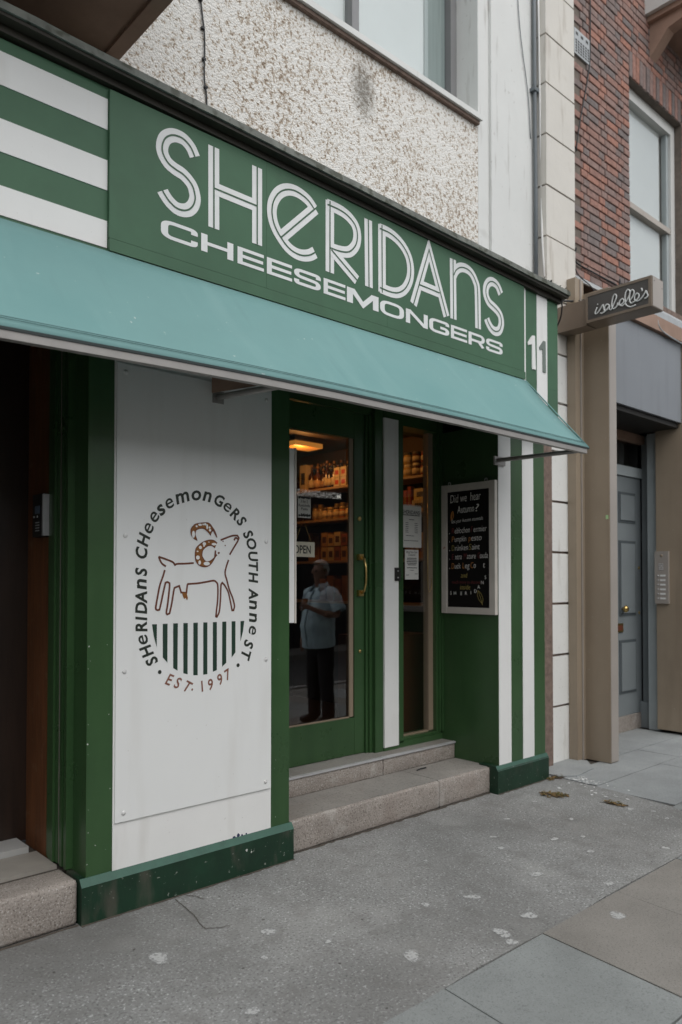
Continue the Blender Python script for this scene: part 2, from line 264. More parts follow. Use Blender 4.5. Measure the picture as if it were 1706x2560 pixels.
def prism(name, poly, axis, a0, a1, mat, parent=None, bevel=0.0):
    """polygon extruded along an axis: 'y' takes (x,z), 'x' takes (y,z), 'z' takes (x,y)"""
    def P(p, a): return {'y': (p[0], a, p[1]), 'x': (a, p[0], p[1]), 'z': (p[0], p[1], a)}[axis]
    bm = bmesh.new(); A = [bm.verts.new(P(p, a0)) for p in poly]; B = [bm.verts.new(P(p, a1)) for p in poly]; n = len(poly)
    bm.faces.new(A); bm.faces.new(B[::-1])
    for i in range(n): bm.faces.new([A[i], B[i], B[(i+1) % n], A[(i+1) % n]])
    return bmlink(name, bm, mat, parent, bevel)
def tube(name, pts, r, mat, parent=None, n=8, radii=None, smooth=True):
    pts = [Vector(p) for p in pts]; vs = []; fs = []
    prev = None
    for i, p in enumerate(pts):
        d = (pts[min(i+1, len(pts)-1)]-pts[max(i-1, 0)]).normalized()
        if prev is None:
            a = d.cross(Vector((0, 0, 1)));  a = a if a.length > 1e-3 else d.cross(Vector((1, 0, 0)))
        else: a = prev-d*prev.dot(d)
        a.normalize(); prev = a; b = d.cross(a); rr = radii[i] if radii else r
        for k in range(n):
            t = 2*math.pi*k/n; vs.append(p+(a*math.cos(t)+b*math.sin(t))*rr)
    for i in range(len(pts)-1):
        for k in range(n): fs.append((i*n+k, i*n+(k+1) % n, (i+1)*n+(k+1) % n, (i+1)*n+k))
    fs.append(tuple(range(n))[::-1]); fs.append(tuple(range((len(pts)-1)*n, len(pts)*n)))
    return mesh(name, vs, fs, mat, parent, smooth)
def lathe(name, prof, c, mat, parent=None, n=16, axis='z', smooth=True):
    vs = []; fs = []
    for r, h in prof:
        for k in range(n):
            t = 2*math.pi*k/n; a, b = r*math.cos(t), r*math.sin(t)
            vs.append({'z': (c[0]+a, c[1]+b, c[2]+h), 'y': (c[0]+a, c[1]+h, c[2]+b), 'x': (c[0]+h, c[1]+a, c[2]+b)}[axis])
    for i in range(len(prof)-1):
        for k in range(n): fs.append((i*n+k, i*n+(k+1) % n, (i+1)*n+(k+1) % n, (i+1)*n+k))
    fs.append(tuple(range(n))[::-1]); fs.append(tuple(range((len(prof)-1)*n, len(prof)*n)))
    return mesh(name, vs, fs, mat, parent, smooth)
def crom(p, sub=5, ang=50):
    """smooth a polyline, keeping corners sharper than ang degrees"""
    p = [Vector((q[0], q[1])) for q in p]
    if len(p) < 4: return p
    cuts = [0]
    for i in range(1, len(p)-1):
        a, b = p[i]-p[i-1], p[i+1]-p[i]
        if a.length and b.length and a.angle(b) > math.radians(ang): cuts.append(i)
    cuts.append(len(p)-1); out = [p[0]]
    for s, e in zip(cuts, cuts[1:]):
        q = p[s:e+1]
        for i in range(len(q)-1):
            p0 = q[i-1] if i else q[0]*2-q[1]; p1, p2 = q[i], q[i+1]; p3 = q[i+2] if i+2 < len(q) else q[-1]*2-q[-2]
            for k in range(1, sub+1):
                t = k/sub; out.append(0.5*((2*p1)+(p2-p0)*t+(2*p0-5*p1+4*p2-p3)*t*t+(3*p1-p0-3*p2+p3)*t**3))
    return out
def ribbon(pts, wd, closed=False, wfun=None):
    """flat stroke: list of (left,right) pairs -> verts2d, quads"""
    p = [Vector((q[0], q[1])) for q in pts]; n = len(p); V = []
    if closed and (p[0]-p[-1]).length < 1e-5: p = p[:-1]; n -= 1
    for i in range(n):
        a = p[(i-1) % n] if (closed or i) else None; b = p[(i+1) % n] if (closed or i < n-1) else None
        d1 = (p[i]-a).normalized() if a is not None else (b-p[i]).normalized(); d2 = (b-p[i]).normalized() if b is not None else d1
        t = d1+d2; t = t.normalized() if t.length > 1e-4 else d1; nn = Vector((-t.y, t.x))
        m = 1/max(0.42, nn.dot(Vector((-d1.y, d1.x)))); h = (wfun(i/(n-1)) if wfun else wd)/2*m
        V += [p[i]+nn*h, p[i]-nn*h]
    Q = [(2*i, 2*i+1, (2*i+3) % (2*n), (2*i+2) % (2*n)) for i in range(n if closed else n-1)]
    return V, Q
def strokes(name, paths, wd, place, mat, parent, step=0.0004, smoothit=True, lift=0.0, wfun=None):
    """flat painted strokes; place(a,b,h) puts stroke coordinates on the surface, h is height above it"""
    vs = []; fs = []
    for k, pt in enumerate(paths):
        closed = len(pt) > 3 and abs(pt[0][0]-pt[-1][0]) < 1e-5 and abs(pt[0][1]-pt[-1][1]) < 1e-5
        V, Q = ribbon(crom(pt) if smoothit else pt, wd, closed, wfun); b = len(vs)
        vs += [place(v.x, v.y, lift+k*step) for v in V]; fs += [tuple(b+i for i in q) for q in Q]
    return mesh(name, vs, fs, mat, parent)
_gl = {}
def glyphs(s, bold=0.0, shear=0.0):
    """text -> (verts, faces) in font units, centred on the capital box, lying in (a,b)"""
    key = (s, bold, shear)
    if key not in _gl:
        cu = bpy.data.curves.new('t', 'FONT'); cu.body = s; cu.size = 1; cu.offset = bold; cu.shear = shear; cu.resolution_u = 3
        o = bpy.data.objects.new('t', cu); COL.objects.link(o); bpy.context.view_layer.update()
        me = bpy.data.meshes.new_from_object(o.evaluated_get(bpy.context.evaluated_depsgraph_get()))
        _gl[key] = ([tuple(v.co)[:2] for v in me.vertices], [tuple(p.vertices) for p in me.polygons])
        bpy.data.objects.remove(o); bpy.data.curves.remove(cu); bpy.data.meshes.remove(me)
    return _gl[key]
def text(name, s, place, mat, parent, width=None, height=None, anchor='l', bold=0.0, shear=0.0, rot=0.0, lift=0.0, at=(0, 0), xs=1.0):
    """lettering: height is cap height; width stretches the whole string to fit"""
    v, f = glyphs(s, bold, shear)
    if not v: return None
    x0, x1 = min(p[0] for p in v), max(p[0] for p in v); k = (height or 1)/0.70; kx = k*xs
    if width: kx = width/(x1-x0)
    ox = {'l': x0, 'c': (x0+x1)/2, 'x': (x0+x1)/2, 'r': x1}[anchor]; oy = {'c': 0.35, 'x': 0.26}.get(anchor, 0.0)
    c, sn = math.cos(rot), math.sin(rot); out = []
    for p in v:
        a, b = (p[0]-ox)*kx, (p[1]-oy)*k; out.append(place(at[0]+a*c-b*sn, at[1]+a*sn+b*c, lift))
    return mesh(name, out, f, mat, parent)
SHER={'S':[[(2.009,3.738),(1.985,3.777),(1.946,3.802),(1.905,3.804),(1.871,3.792),(1.842,3.766),(1.828,3.733),(1.826,3.701),(1.838,3.672),(1.862,3.648),(1.9,3.634),(1.938,3.626),(1.97,3.609),(1.996,3.584),(2.009,3.549),(2.011,3.521),(1.999,3.486),(1.973,3.457),(1.938,3.443),(1.901,3.444),(1.863,3.465),(1.838,3.49),(1.829,3.503)]],'H':[[(2.121,3.833),(2.123,3.411)],[(2.395,3.829),(2.396,3.409)],[(2.122,3.618),(2.396,3.617)]],'e':[[(2.798,3.735),(2.752,3.771),(2.686,3.79),(2.63,3.788),(2.578,3.768),(2.535,3.731),(2.504,3.677),(2.495,3.624),(2.504,3.572),(2.527,3.529),(2.559,3.495),(2.598,3.463),(2.646,3.443),(2.703,3.44),(2.761,3.457),(2.805,3.486)],[(2.807,3.741),(2.559,3.498)]],'R':[[(2.919,3.402),(2.919,3.8219999999999996)],[(2.899,3.796),(2.969,3.797),(3.03,3.791),(3.082,3.773),(3.124,3.741),(3.14,3.691),(3.13,3.633),(3.093,3.584),(3.051,3.56),(2.989,3.549),(2.919,3.547)],[(2.929,3.539),(3.137,3.414)]],'I':[[(3.233,3.815),(3.239,3.4)]],'D':[[(3.354,3.395),(3.352,3.818)],[(3.332,3.791),(3.412,3.791),(3.481,3.776),(3.546,3.743),(3.595,3.691),(3.616,3.622),(3.606,3.545),(3.564,3.476),(3.504,3.434),(3.434,3.419),(3.334,3.421)]],'A':[[(3.643,3.394),(3.797,3.796),(3.976,3.392)],[(3.702,3.537),(3.903,3.534)]],'n':[[(4.045,3.804),(4.05,3.392)],[(4.052,3.696),(4.079,3.738),(4.128,3.77),(4.192,3.779),(4.249,3.763),(4.292,3.72),(4.316,3.654),(4.322,3.387)]],'s':[[(4.594,3.705),(4.555,3.753),(4.501,3.769),(4.455,3.755),(4.422,3.718),(4.413,3.674),(4.425,3.636),(4.455,3.606),(4.5,3.59),(4.546,3.573),(4.585,3.545),(4.6,3.501),(4.592,3.462),(4.569,3.428),(4.522,3.413),(4.476,3.426),(4.439,3.459),(4.424,3.483)]]}
CHEE=[('C',1.822,2.027),('H',2.047,2.244),('E',2.269,2.441),('E',2.461,2.636),('S',2.652,2.848),('E',2.87,3.042),('M',3.059,3.318),('O',3.337,3.552),('N',3.572,3.782),('G',3.799,4.003),('E',4.021,4.197),('R',4.213,4.398),('S',4.416,4.613)]
RING=[('S',1.858,1.199),('H',1.829,1.251),('e',1.808,1.308),('R',1.8,1.372),('I',1.8,1.414),('D',1.799,1.466),('A',1.799,1.518),('n',1.799,1.583),('S',1.798,1.644),('C',1.799,1.739),('H',1.81,1.805),('e',1.836,1.863),('e',1.867,1.922),('s',1.904,1.96),('e',1.952,1.997),('m',2.027,2.031),('o',2.111,2.05),('n',2.178,2.048),('G',2.253,2.03),('e',2.307,2.001),('R',2.357,1.965),('S',2.398,1.928),('S',2.442,1.857),('O',2.465,1.805),('U',2.476,1.734),('T',2.478,1.679),('H',2.478,1.618),('A',2.479,1.529),('n',2.479,1.468),('n',2.479,1.397),('e',2.476,1.326),('S',2.447,1.251),('T',2.428,1.192)]
EST=[('E',1.959,1.1),('S',2.006,1.079),('T',2.065,1.054),('.',2.092,1.03),('1',2.15,1.049),('9',2.203,1.054),('9',2.262,1.076),('7',2.31,1.098)]
DOTS=[(1.903,1.142),(2.377,1.141)]
GOAT=[[(1.935,1.673),(1.911,1.689),(1.897,1.715),(1.898,1.72),(1.93,1.711),(1.973,1.696),(1.987,1.681),(2.0,1.687),(2.05,1.689),(2.097,1.693)],[(1.929,1.655),(1.919,1.624),(1.901,1.576),(1.888,1.514),(1.879,1.464),(1.888,1.453),(1.9,1.455),(1.909,1.49),(1.922,1.547),(1.933,1.59),(1.944,1.594),(1.956,1.588),(1.956,1.566),(1.947,1.489),(1.939,1.441),(1.944,1.43),(1.957,1.435),(1.969,1.484),(1.982,1.556),(1.99,1.566),(2.012,1.574),(2.018,1.556),(2.023,1.54),(2.054,1.538),(2.059,1.575),(2.063,1.584),(2.119,1.587),(2.171,1.594),(2.218,1.601),(2.236,1.592),(2.245,1.574),(2.245,1.503),(2.238,1.448),(2.234,1.41),(2.24,1.408),(2.255,1.437),(2.262,1.503),(2.265,1.574),(2.273,1.59),(2.29,1.574),(2.312,1.538),(2.327,1.481),(2.337,1.44),(2.346,1.44),(2.352,1.465),(2.34,1.507),(2.318,1.554),(2.302,1.605),(2.291,1.641),(2.299,1.677),(2.313,1.713)],[(2.262,1.818),(2.302,1.833),(2.339,1.845),(2.37,1.847),(2.38,1.834),(2.37,1.813),(2.345,1.778),(2.32,1.741)],[(2.358,1.837),(2.374,1.827)],[(2.358,1.836),(2.348,1.82)],[(2.23,1.762),(2.227,1.732),(2.239,1.739)],[(2.245,1.746),(2.255,1.752)]]
HORN=[([(2.118,1.811),(2.098,1.821),(2.081,1.84),(2.08,1.867),(2.092,1.885),(2.109,1.897),(2.152,1.905),(2.188,1.905),(2.211,1.883),(2.229,1.858),(2.239,1.831)],[(2.115,1.815),(2.108,1.831),(2.104,1.843),(2.109,1.863),(2.121,1.871),(2.135,1.875),(2.158,1.875),(2.182,1.859),(2.198,1.843),(2.211,1.875),(2.236,1.833)]),([(2.24,1.802),(2.217,1.815),(2.188,1.815),(2.156,1.805),(2.13,1.789),(2.11,1.768),(2.105,1.734),(2.11,1.704),(2.13,1.682),(2.159,1.674),(2.188,1.68),(2.209,1.698),(2.224,1.721),(2.233,1.732)],[(2.226,1.775),(2.209,1.787),(2.185,1.786),(2.165,1.775),(2.152,1.762),(2.147,1.745),(2.147,1.73),(2.156,1.715),(2.165,1.705),(2.177,1.701),(2.188,1.702),(2.201,1.707),(2.221,1.722),(2.231,1.734)])]
HOLES=[(2.094,1.842,0.009,0.019),(2.113,1.885,0.006,0.005),(2.134,1.894,0.0115,0.006),(2.152,1.897,0.0045,0.005),(2.165,1.898,0.008,0.006),(2.177,1.886,0.006,0.0135),(2.192,1.882,0.0065,0.006),(2.195,1.868,0.007,0.007),(2.16,1.795,0.0105,0.009),(2.158,1.784,0.0055,0.005),(2.136,1.775,0.0095,0.009),(2.119,1.754,0.0055,0.004),(2.121,1.722,0.0115,0.011),(2.132,1.696,0.008,0.0115),(2.175,1.691,0.0195,0.01),(2.188,1.805,0.0035,0.003),(2.22,1.795,0.0155,0.007)]
UDDER=[(2.028,1.54),(2.034,1.519),(2.041,1.506),(2.047,1.511),(2.051,1.511),(2.057,1.499),(2.063,1.511),(2.055,1.538)]
EYES=[(2.277,1.812),(2.291,1.79)]
BARS=[[(1.859,1.383),(1.886,1.383),(1.886,1.268),(1.869,1.324)],[(1.919,1.383),(1.946,1.383),(1.946,1.186),(1.92,1.214)],[(1.978,1.383),(2.005,1.383),(2.004,1.142),(1.979,1.156)],[(2.037,1.383),(2.063,1.382),(2.063,1.118),(2.038,1.125)],[(2.096,1.382),(2.123,1.382),(2.123,1.108),(2.097,1.11)],[(2.156,1.382),(2.181,1.381),(2.182,1.109),(2.157,1.108)],[(2.215,1.381),(2.24,1.381),(2.241,1.126),(2.216,1.118)],[(2.274,1.381),(2.3,1.381),(2.3,1.16),(2.274,1.141)],[(2.334,1.381),(2.359,1.381),(2.359,1.212),(2.335,1.186)],[(2.392,1.38),(2.417,1.381),(2.409,1.324),(2.392,1.269)]]
NEON=[[(3.26,3.92),(3.279,3.882),(3.274,3.865),(3.249,3.878),(3.214,3.922),(3.204,3.926),(3.201,3.897),(3.194,3.871),(3.215,3.857),(3.232,3.864)],[(3.209,3.857),(3.181,3.871),(3.15,3.905),(3.173,3.921),(3.193,3.902),(3.188,3.875),(3.167,3.878),(3.147,3.907),(3.149,3.876),(3.132,3.868),(3.113,3.902),(3.087,3.957),(3.094,3.984),(3.114,3.975),(3.127,3.919),(3.125,3.88),(3.105,3.868),(3.08,3.886),(3.075,3.909)],[(3.073,3.891),(3.044,3.886),(3.022,3.905),(3.033,3.932),(3.055,3.92),(3.061,3.891),(3.04,3.873),(3.011,3.888),(2.975,3.94),(2.969,3.976),(2.988,3.993),(3.007,3.969),(3.011,3.915),(3.001,3.871),(2.965,3.844),(2.92,3.848)],[(2.979,3.889),(2.943,3.927),(2.934,3.962),(2.95,3.981),(2.968,3.962),(2.975,3.912),(2.961,3.876),(2.936,3.878),(2.897,3.901),(2.894,3.929),(2.913,3.941),(2.93,3.917),(2.924,3.886),(2.898,3.877),(2.866,3.896),(2.831,3.943),(2.826,3.922),(2.818,3.899),(2.828,3.885),(2.847,3.88)],[(2.87,3.972),(2.864,3.946)],[(3.257,3.946),(3.254,3.941)]]
ONES=[[(4.962,3.43),(5.021,3.496),(5.058,3.501),(5.069,3.238),(5.018,3.235),(5.018,3.428),(4.967,3.41)],[(5.118,3.427),(5.173,3.486),(5.203,3.487),(5.207,3.238),(5.164,3.24),(5.163,3.415),(5.121,3.406)]]
# ------------------------------------------------------------------ the setting: road, pavements
tag(mesh('road', [(-150, -150, -0.12), (150, -150, -0.12), (150, 150, -0.12), (-150, 150, -0.12)], [(0, 1, 2, 3)], m_asphalt), kind='structure')
pav = tag(box('pavement', -14, 22, -0.70, 3.51, -0.14, -0.012, m_joint), kind='structure')
box('entrance_floor', 6.0, 8.6, 3.512, 4.6, -0.14, -0.012, m_joint, pav)
# in-situ concrete strip in front of the shop, with its ragged inner edge
cx = [(-14, 1.955)] + [(-2+i*0.35, 1.955+random.uniform(-.010, .010)) for i in range(21)] + [(5.31, 1.96), (5.33, 2.32), (5.386, 2.417), (5.46, 2.892), (5.479, 3.24), (5.5, 3.51), (-14, 3.51)]
prism('concrete_strip', cx, 'z', -0.011, 0.0, m_conc, pav)
for (x, y, r) in [(2.425, 2.21, .056), (2.883, 2.075, .049), (2.843, 1.994, .034), (3.128, 2.095, .047), (2.854, 2.509, .027), (3.098, 2.408, .044), (3.592, 2.362, .045), (3.789, 2.728, .033), (4.166, 2.601, .034), (4.13, 2.343, .032), (4.336, 2.511, .024), (3.918, 2.882, .03), (4.595, 2.744, .026), (4.28, 3.038, .029), (4.758, 3.139, .028), (4.519, 2.072, .029), (5.102, 2.584, .03), (5.171, 2.453, .024), (5.084, 2.317, .026), (3.439, 1.811, .047), (1.619, 2.92, .055), (1.678, 2.327, .036), (2.107, 2.798, .045), (2.246, 2.544, .019), (3.766, 2.031, .04), (1.95, 2.62, .02), (3.3, 2.9, .018), (4.75, 2.45, .02), (2.6, 2.85, .016)]:
    n = 22; ph = random.random()*6; ph2 = random.random()*6; sq = random.uniform(.6, .95); ro = random.uniform(0, 3)
    vs = [(x, y, .0032)]; fs = []
    for ri, (f, z) in enumerate(((.45, .0032), (.8, .003), (1.25, .0026))):
        for k in range(n):
            t = 2*math.pi*k/n; q = r*f*(1+.12*math.sin(2*t+ph)+.10*math.sin(3*t+ph2)); a_, b_ = q*math.cos(t), q*sq*math.sin(t)
            vs.append((x+a_*math.cos(ro)-b_*math.sin(ro), y+a_*math.sin(ro)+b_*math.cos(ro), z))
    fs += [(0, 1+k, 1+(k+1) % n) for k in range(n)]
    for j in range(2): fs += [(1+j*n+k, 1+j*n+(k+1) % n, 1+(j+1)*n+(k+1) % n, 1+(j+1)*n+k) for k in range(n)]
    g_ = mesh('gum_spot', vs, fs, m_gum, pav); at_ = g_.data.attributes.new('edge', 'FLOAT', 'POINT'); at_.data.foreach_set('value', [1.0]*(1+n)+[.85]*n+[0.0]*n)
# paving slabs, joints recessed
def slab(x0, x1, y0, y1, mi, skew=0.0, top=0.0):
    g = 0.004; y0 += g; y1 -= g
    q = [(x0+g+skew*(y0-1.955), y0), (x1-g+skew*(y0-1.955), y0), (x1-g+skew*(y1-1.955), y1), (x0+g+skew*(y1-1.955), y1)]
    q = [(a+random.uniform(-.002, .002), b+random.uniform(-.002, .002)) for a, b in q]
    prism('paving_slab', q, 'z', -0.011, top+random.uniform(-.0015, .0015), m_slabs[mi], pav, 0.003)
rows = [(1.24, 1.955), (0.525, 1.24), (-0.19, 0.525), (-0.55, -0.19)]
for ri, (y0, y1) in enumerate(rows):
    x = -3.19 + (0 if ri % 2 == 0 else 0.33)
    k = 0
    while x < 9:
        mi = {7: 0, 8: 0, 9: 1, 10: 1}.get(k, random.choice([0, 0, 1, 2])) if ri == 0 else random.choice([0, 1, 2])
        slab(x, x+0.69, y0, y1, mi, 0.10); x += 0.69; k += 1
for (y0, y1, xs_) in [(3.45, 4.30, [6.36, 7.25, 7.96]), (3.05, 3.45, [5.50, 6.04, 6.95, 7.9, 8.8]), (2.417, 3.05, [5.44, 6.57, 7.55, 8.5]), (1.955, 2.417, [5.35, 6.1, 7.0, 7.9, 8.8])]:
    for a, b in zip(xs_, xs_[1:]): slab(a, b, y0, y1, 2 if y0 > 2 else 0)
box('kerb_stone', -14, 22, -0.85, -0.702, -0.14, 0.0, m_kerb, pav, 0.012)
m_grime = M('black_brown_grime', (0.075, 0.062, 0.05), 0.95, 0.4, 30, 0.8, 60)
# cracks at the foot of the left pillar
for pts in ([(1.978, 3.395), (1.95, 3.20), (1.924, 3.085), (1.912, 3.02), (1.96, 2.985), (2.016, 2.97)], [(2.04, 3.40), (2.063, 3.371), (2.075, 3.33), (2.083, 3.30)]):
    jag = []
    for (p, q) in zip(pts, pts[1:]):
        for k in range(6): jag.append((p[0]+(q[0]-p[0])*k/6+random.uniform(-.004, .004), p[1]+(q[1]-p[1])*k/6+random.uniform(-.004, .004)))
    strokes('crack', [jag+[pts[-1]]], 0.004, lambda a, b, h: (a, b, 0.0030), m_grime, pav, smoothit=False)
# grime gathered along the foot of steps and plinths
def grime(x0, x1, y, w0):
    n = int((x1-x0)/.035); vs = []; fs = []
    for i in range(n+1):
        x = x0+(x1-x0)*i/n; vs += [(x, y, .0045), (x+random.uniform(-.008, .008), y-w0*random.uniform(.15, 1.0), .0015)]
    for i in range(n): fs.append((2*i, 2*i+1, 2*i+3, 2*i+2))
    mesh('grime_line', vs, fs, m_grime, pav)
grime(2.76, 4.71, 3.499, .022); grime(1.50, 2.757, 3.4235, .014); grime(4.716, 5.40, 3.4235, .02); grime(-1.5, 1.496, 3.4515, .018)
op = tag(box('opposite_pavement', -14, 30, -6.0, -4.6, -0.14, 0.0, m_slabs[1]), kind='structure')

# leaf litter lying in the broken joint
def litter(name, blobs, n, label):
    vs = []; fs = []
    for i in range(n):
        bx, by, rx, ry = random.choice(blobs); a = random.uniform(0, 6.28); rr = math.sqrt(random.random())
        c = Vector((bx+math.cos(a)*rx*rr, by+math.sin(a)*ry*rr, random.uniform(.004, .014))); L_ = random.uniform(.008, .024); W_ = L_*random.uniform(.2, .5); t = random.uniform(0, 6.28); tz = random.uniform(-.5, .5)
        d = Vector((math.cos(t), math.sin(t), tz*.5)); s = Vector((-math.sin(t), math.cos(t), random.uniform(-.4, .4))); b = len(vs)
        vs += [c-d*L_, c+s*W_, c+d*L_, c-s*W_]; fs.append((b, b+1, b+2, b+3))
    return tag(mesh(name, vs, fs, m_leaf), label, 'leaf litter', kind='stuff')
m_leaf = M('dry_leaf', (0.16, 0.10, 0.035), 0.8, 0.5, 60, speck=[((0.07, 0.075, 0.015), 40, 0.5, 0.1, 0.8)])
def patch(pts, nm='soil_patch', mat=None, z=0.003):
    cx_, cy_ = sum(p[0] for p in pts)/len(pts), sum(p[1] for p in pts)/len(pts); n = len(pts)
    mesh(nm, [(cx_, cy_, z+.002)]+[(a, b, z) for a, b in pts], [(0, 1+k, 1+(k+1) % n) for k in range(n)], mat or m_dirt, pav)
patch([(4.96, 3.20), (5.00, 3.26), (5.05, 3.21), (5.07, 3.13), (5.12, 3.07), (5.06, 3.05), (5.03, 3.09), (4.97, 3.10), (4.985, 3.15)])
patch([(5.09, 2.83), (5.12, 2.78), (5.16, 2.71), (5.18, 2.64), (5.15, 2.62), (5.13, 2.68), (5.10, 2.73), (5.11, 2.78)])
patch([(5.41, 3.41), (5.49, 3.46), (5.60, 3.42), (5.56, 3.36), (5.46, 3.35)])
litter('leaf_litter', [(5.00, 3.15, .08, .09), (5.03, 3.10, .07, .06)], 130, 'brown dry leaf litter in broken pavement by striped pillar foot')
litter('leaf_litter', [(5.14, 2.72, .045, .10)], 55, 'small strip of dry leaf litter in pavement edge joint')
litter('leaf_litter', [(5.38, 3.40, .04, .03), (5.5, 3.40, .07, .03)], 45, 'crumbs of leaf litter in corner between pillar and white stone')
m_chip = M('white_paint_flake', (0.72, 0.73, 0.73), 0.6)
vs = []; fs = []
for i in range(70):
    c = Vector((random.gauss(5.55, .05), random.gauss(3.20, .06), .004)) if i < 46 else Vector((random.uniform(5.2, 5.6), random.uniform(2.7, 3.25), .004)); t = random.uniform(0, 6.28); l = random.uniform(.006, .02); b = len(vs)
    d = Vector((math.cos(t), math.sin(t), .05)); s = Vector((-math.sin(t), math.cos(t), -.03)); vs += [c-d*l, c+s*l*.5, c+d*l, c-s*l*.5]; fs.append((b, b+1, b+2, b+3))
tag(mesh('paint_flakes', vs, fs, m_chip), 'white paint flakes scattered on pavement beside striped pillar', 'paint flakes', kind='stuff')
prism('mortar_fillet', [(5.50, 3.40), (5.62, 3.30), (5.95, 3.34), (6.16, 3.52), (6.10, 3.66), (5.50, 3.66)], 'z', -0.01, 0.012, m_slabs[2], pav, 0.004)

# ------------------------------------------------------------------ the cheese shop
shop = thing('shop_building', (1.5, 3.45, 0), 'cheese shop building with green shopfront, striped sign fascia and pebbledash upper wall', 'building')
PF = 3.45
fp = lambda y: (lambda a, b, h: (a, y-h, b))               # paint on a street-facing surface
# upper floor
uw = box('upper_wall', -4, 4.99, 3.80, 4.20, 3.70, 5.355, m_pebble, shop)
box('upper_pier', 5.14, 5.92, 3.775, 4.3, 3.70, 9.0, m_plaster, shop)
box('upper_pier', 4.992, 5.138, 3.80, 4.3, 3.70, 9.0, m_plaster, shop)
box('upper_wall', -4, 4.99, 3.80, 4.3, 7.4, 9.0, m_pebble, shop)
box('upper_wall', -4, 2.3, 3.80, 4.3, 5.357, 7.398, m_pebble, shop)
win = box('window', 2.3, 4.99, 4.12, 4.16, 5.36, 7.4, m_greyframe, shop)
box('sill', 2.2, 4.985, 3.745, 4.12, 5.357, 5.40, m_plaster, win, 0.006)
box('sill_underside', 2.2, 4.975, 3.768, 3.80, 5.33, 5.356, m_rawstone, win, 0.004)
for (a, b, nm) in [(4.915, 4.99, 'jamb'), (2.3, 2.42, 'jamb'), (3.78, 3.85, 'mullion')]: box(nm, a, b, 4.02, 4.118, 5.402, 7.4, m_greyframe, win, 0.008)
box('window_transom', 2.42, 4.86, 4.04, 4.118, 5.402, 5.45, m_greyframe, win, 0.006)
for a, b in ((2.42, 3.78), (3.85, 4.915)):
    pane('pane', a, b, 4.07, 5.45, 7.4, m_glassw, win); box('blind', a, b, 4.10, 4.105, 5.452, 7.4, m_skysheet, win)  # pale sheet behind each pane stands in for reflected sky
box('curtain', 4.66, 4.913, 4.085, 4.097, 5.452, 7.4, m_curt, win)
bay = box('bay_floor', -3.6, 1.82, 2.55, 3.79, 4.41, 4.62, m_soffit, shop)
box('bay_edge_beam', 1.755, 1.83, 2.53, 3.788, 4.392, 4.64, m_soffit, bay, 0.006)
box('bay_edge_beam', -3.6, 1.75, 2.53, 2.60, 4.392, 4.64, m_soffit, bay, 0.006)
box('bay_wall', -3.5, 1.76, 2.62, 3.79, 4.641, 9.0, m_plaster, shop)
# cornice and fascia (the cornice sags a little to the right)
sag = lambda x: 3.988-0.0186*(x-1.559)
def slope_bar(nm, x0, x1, y0, y1, d0, d1, mat, par, seg=14, rough=0.0):
    vs = []; fs = []
    for i in range(seg+1):
        x = x0+(x1-x0)*i/seg; j = random.uniform(-rough, rough)
        for (y, d) in ((y0, d0), (y1, d0), (y1, d1), (y0, d1)): vs.append((x, y, sag(x)+d+(j if d == d1 or y == y0 else 0)))
    for i in range(seg):
        for k in range(4): fs.append((4*i+k, 4*i+(k+1) % 4, 4*i+4+(k+1) % 4, 4*i+4+k))
    fs += [(3, 2, 1, 0), tuple(4*seg+k for k in range(4))]
    return mesh(nm, vs, fs, mat, par)
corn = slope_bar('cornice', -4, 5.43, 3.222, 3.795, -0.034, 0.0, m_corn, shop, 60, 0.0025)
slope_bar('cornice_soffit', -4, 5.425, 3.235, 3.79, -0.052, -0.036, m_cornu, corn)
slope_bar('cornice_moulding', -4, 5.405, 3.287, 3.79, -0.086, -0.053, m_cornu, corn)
# moss and broken mortar on the cornice end
vs = []; fs = []
for i in range(60):
    x = random.uniform(5.05, 5.42); c = Vector((x, random.uniform(3.225, 3.30), sag(x)+random.uniform(-.004, .016))); r = random.uniform(.006, .018); b = len(vs)
    for k in range(6): vs.append(c+Vector((random.uniform(-r, r), random.uniform(-r, r), random.uniform(-r*.6, r*.7))))
    fs += [(b, b+1, b+2), (b+2, b+3, b+4), (b+4, b+5, b), (b, b+2, b+4), (b+1, b+3, b+5)]
tag(mesh('moss', vs, fs, m_corn, corn), kind='stuff')
fas = box('fascia', -4, 5.39, 3.317, 3.80, 3.125, 3.90, m_board, shop)
box('fascia_drop', 4.905, 5.39, 3.317, 3.60, 2.80, 3.124, m_board, fas)
# horizontal white stripes on the left of the fascia
for z0, z1 in ((3.699, 3.843), (3.414, 3.555), (3.144, 3.270)): box('stripe', -4, 1.553, 3.313, 3.3168, z0, z1, m_white, fas)
for x0, x1 in ((4.902, 4.938), (5.089, 5.235)): box('stripe', x0, x1, 3.314, 3.3168, 2.80, 3.87, m_white, fas)
sb = box('sign_panel', 1.556, 4.895, 3.297, 3.3166, 3.19, 3.885, m_board, fas, 0.002)
box('sign_panel_trim', 1.556, 4.90, 3.291, 3.3166, 3.128, 3.186, m_board, fas, 0.003)
for x in (2.46, 3.4): box('panel_joint', x, x+.002, 3.2962, 3.2972, 3.19, 3.885, m_inline, fas)
# SHERIDANS: inline strokes
def inline_letter(key):
    ps = [crom(p) if len(p) > 4 else [Vector(q) for q in p] for p in SHER[key]]
    ps = [[(v.x, v.y) for v in p] for p in ps]
    nm = strokes('letter', ps, 0.066, fp(3.2955), m_letter, fas, smoothit=False)
    strokes('letter_inline', ps, 0.0085, fp(3.2938), m_inline, fas, smoothit=False)
for k in ('S', 'H', 'e', 'R', 'I', 'D', 'A', 'n', 's'): inline_letter(k)
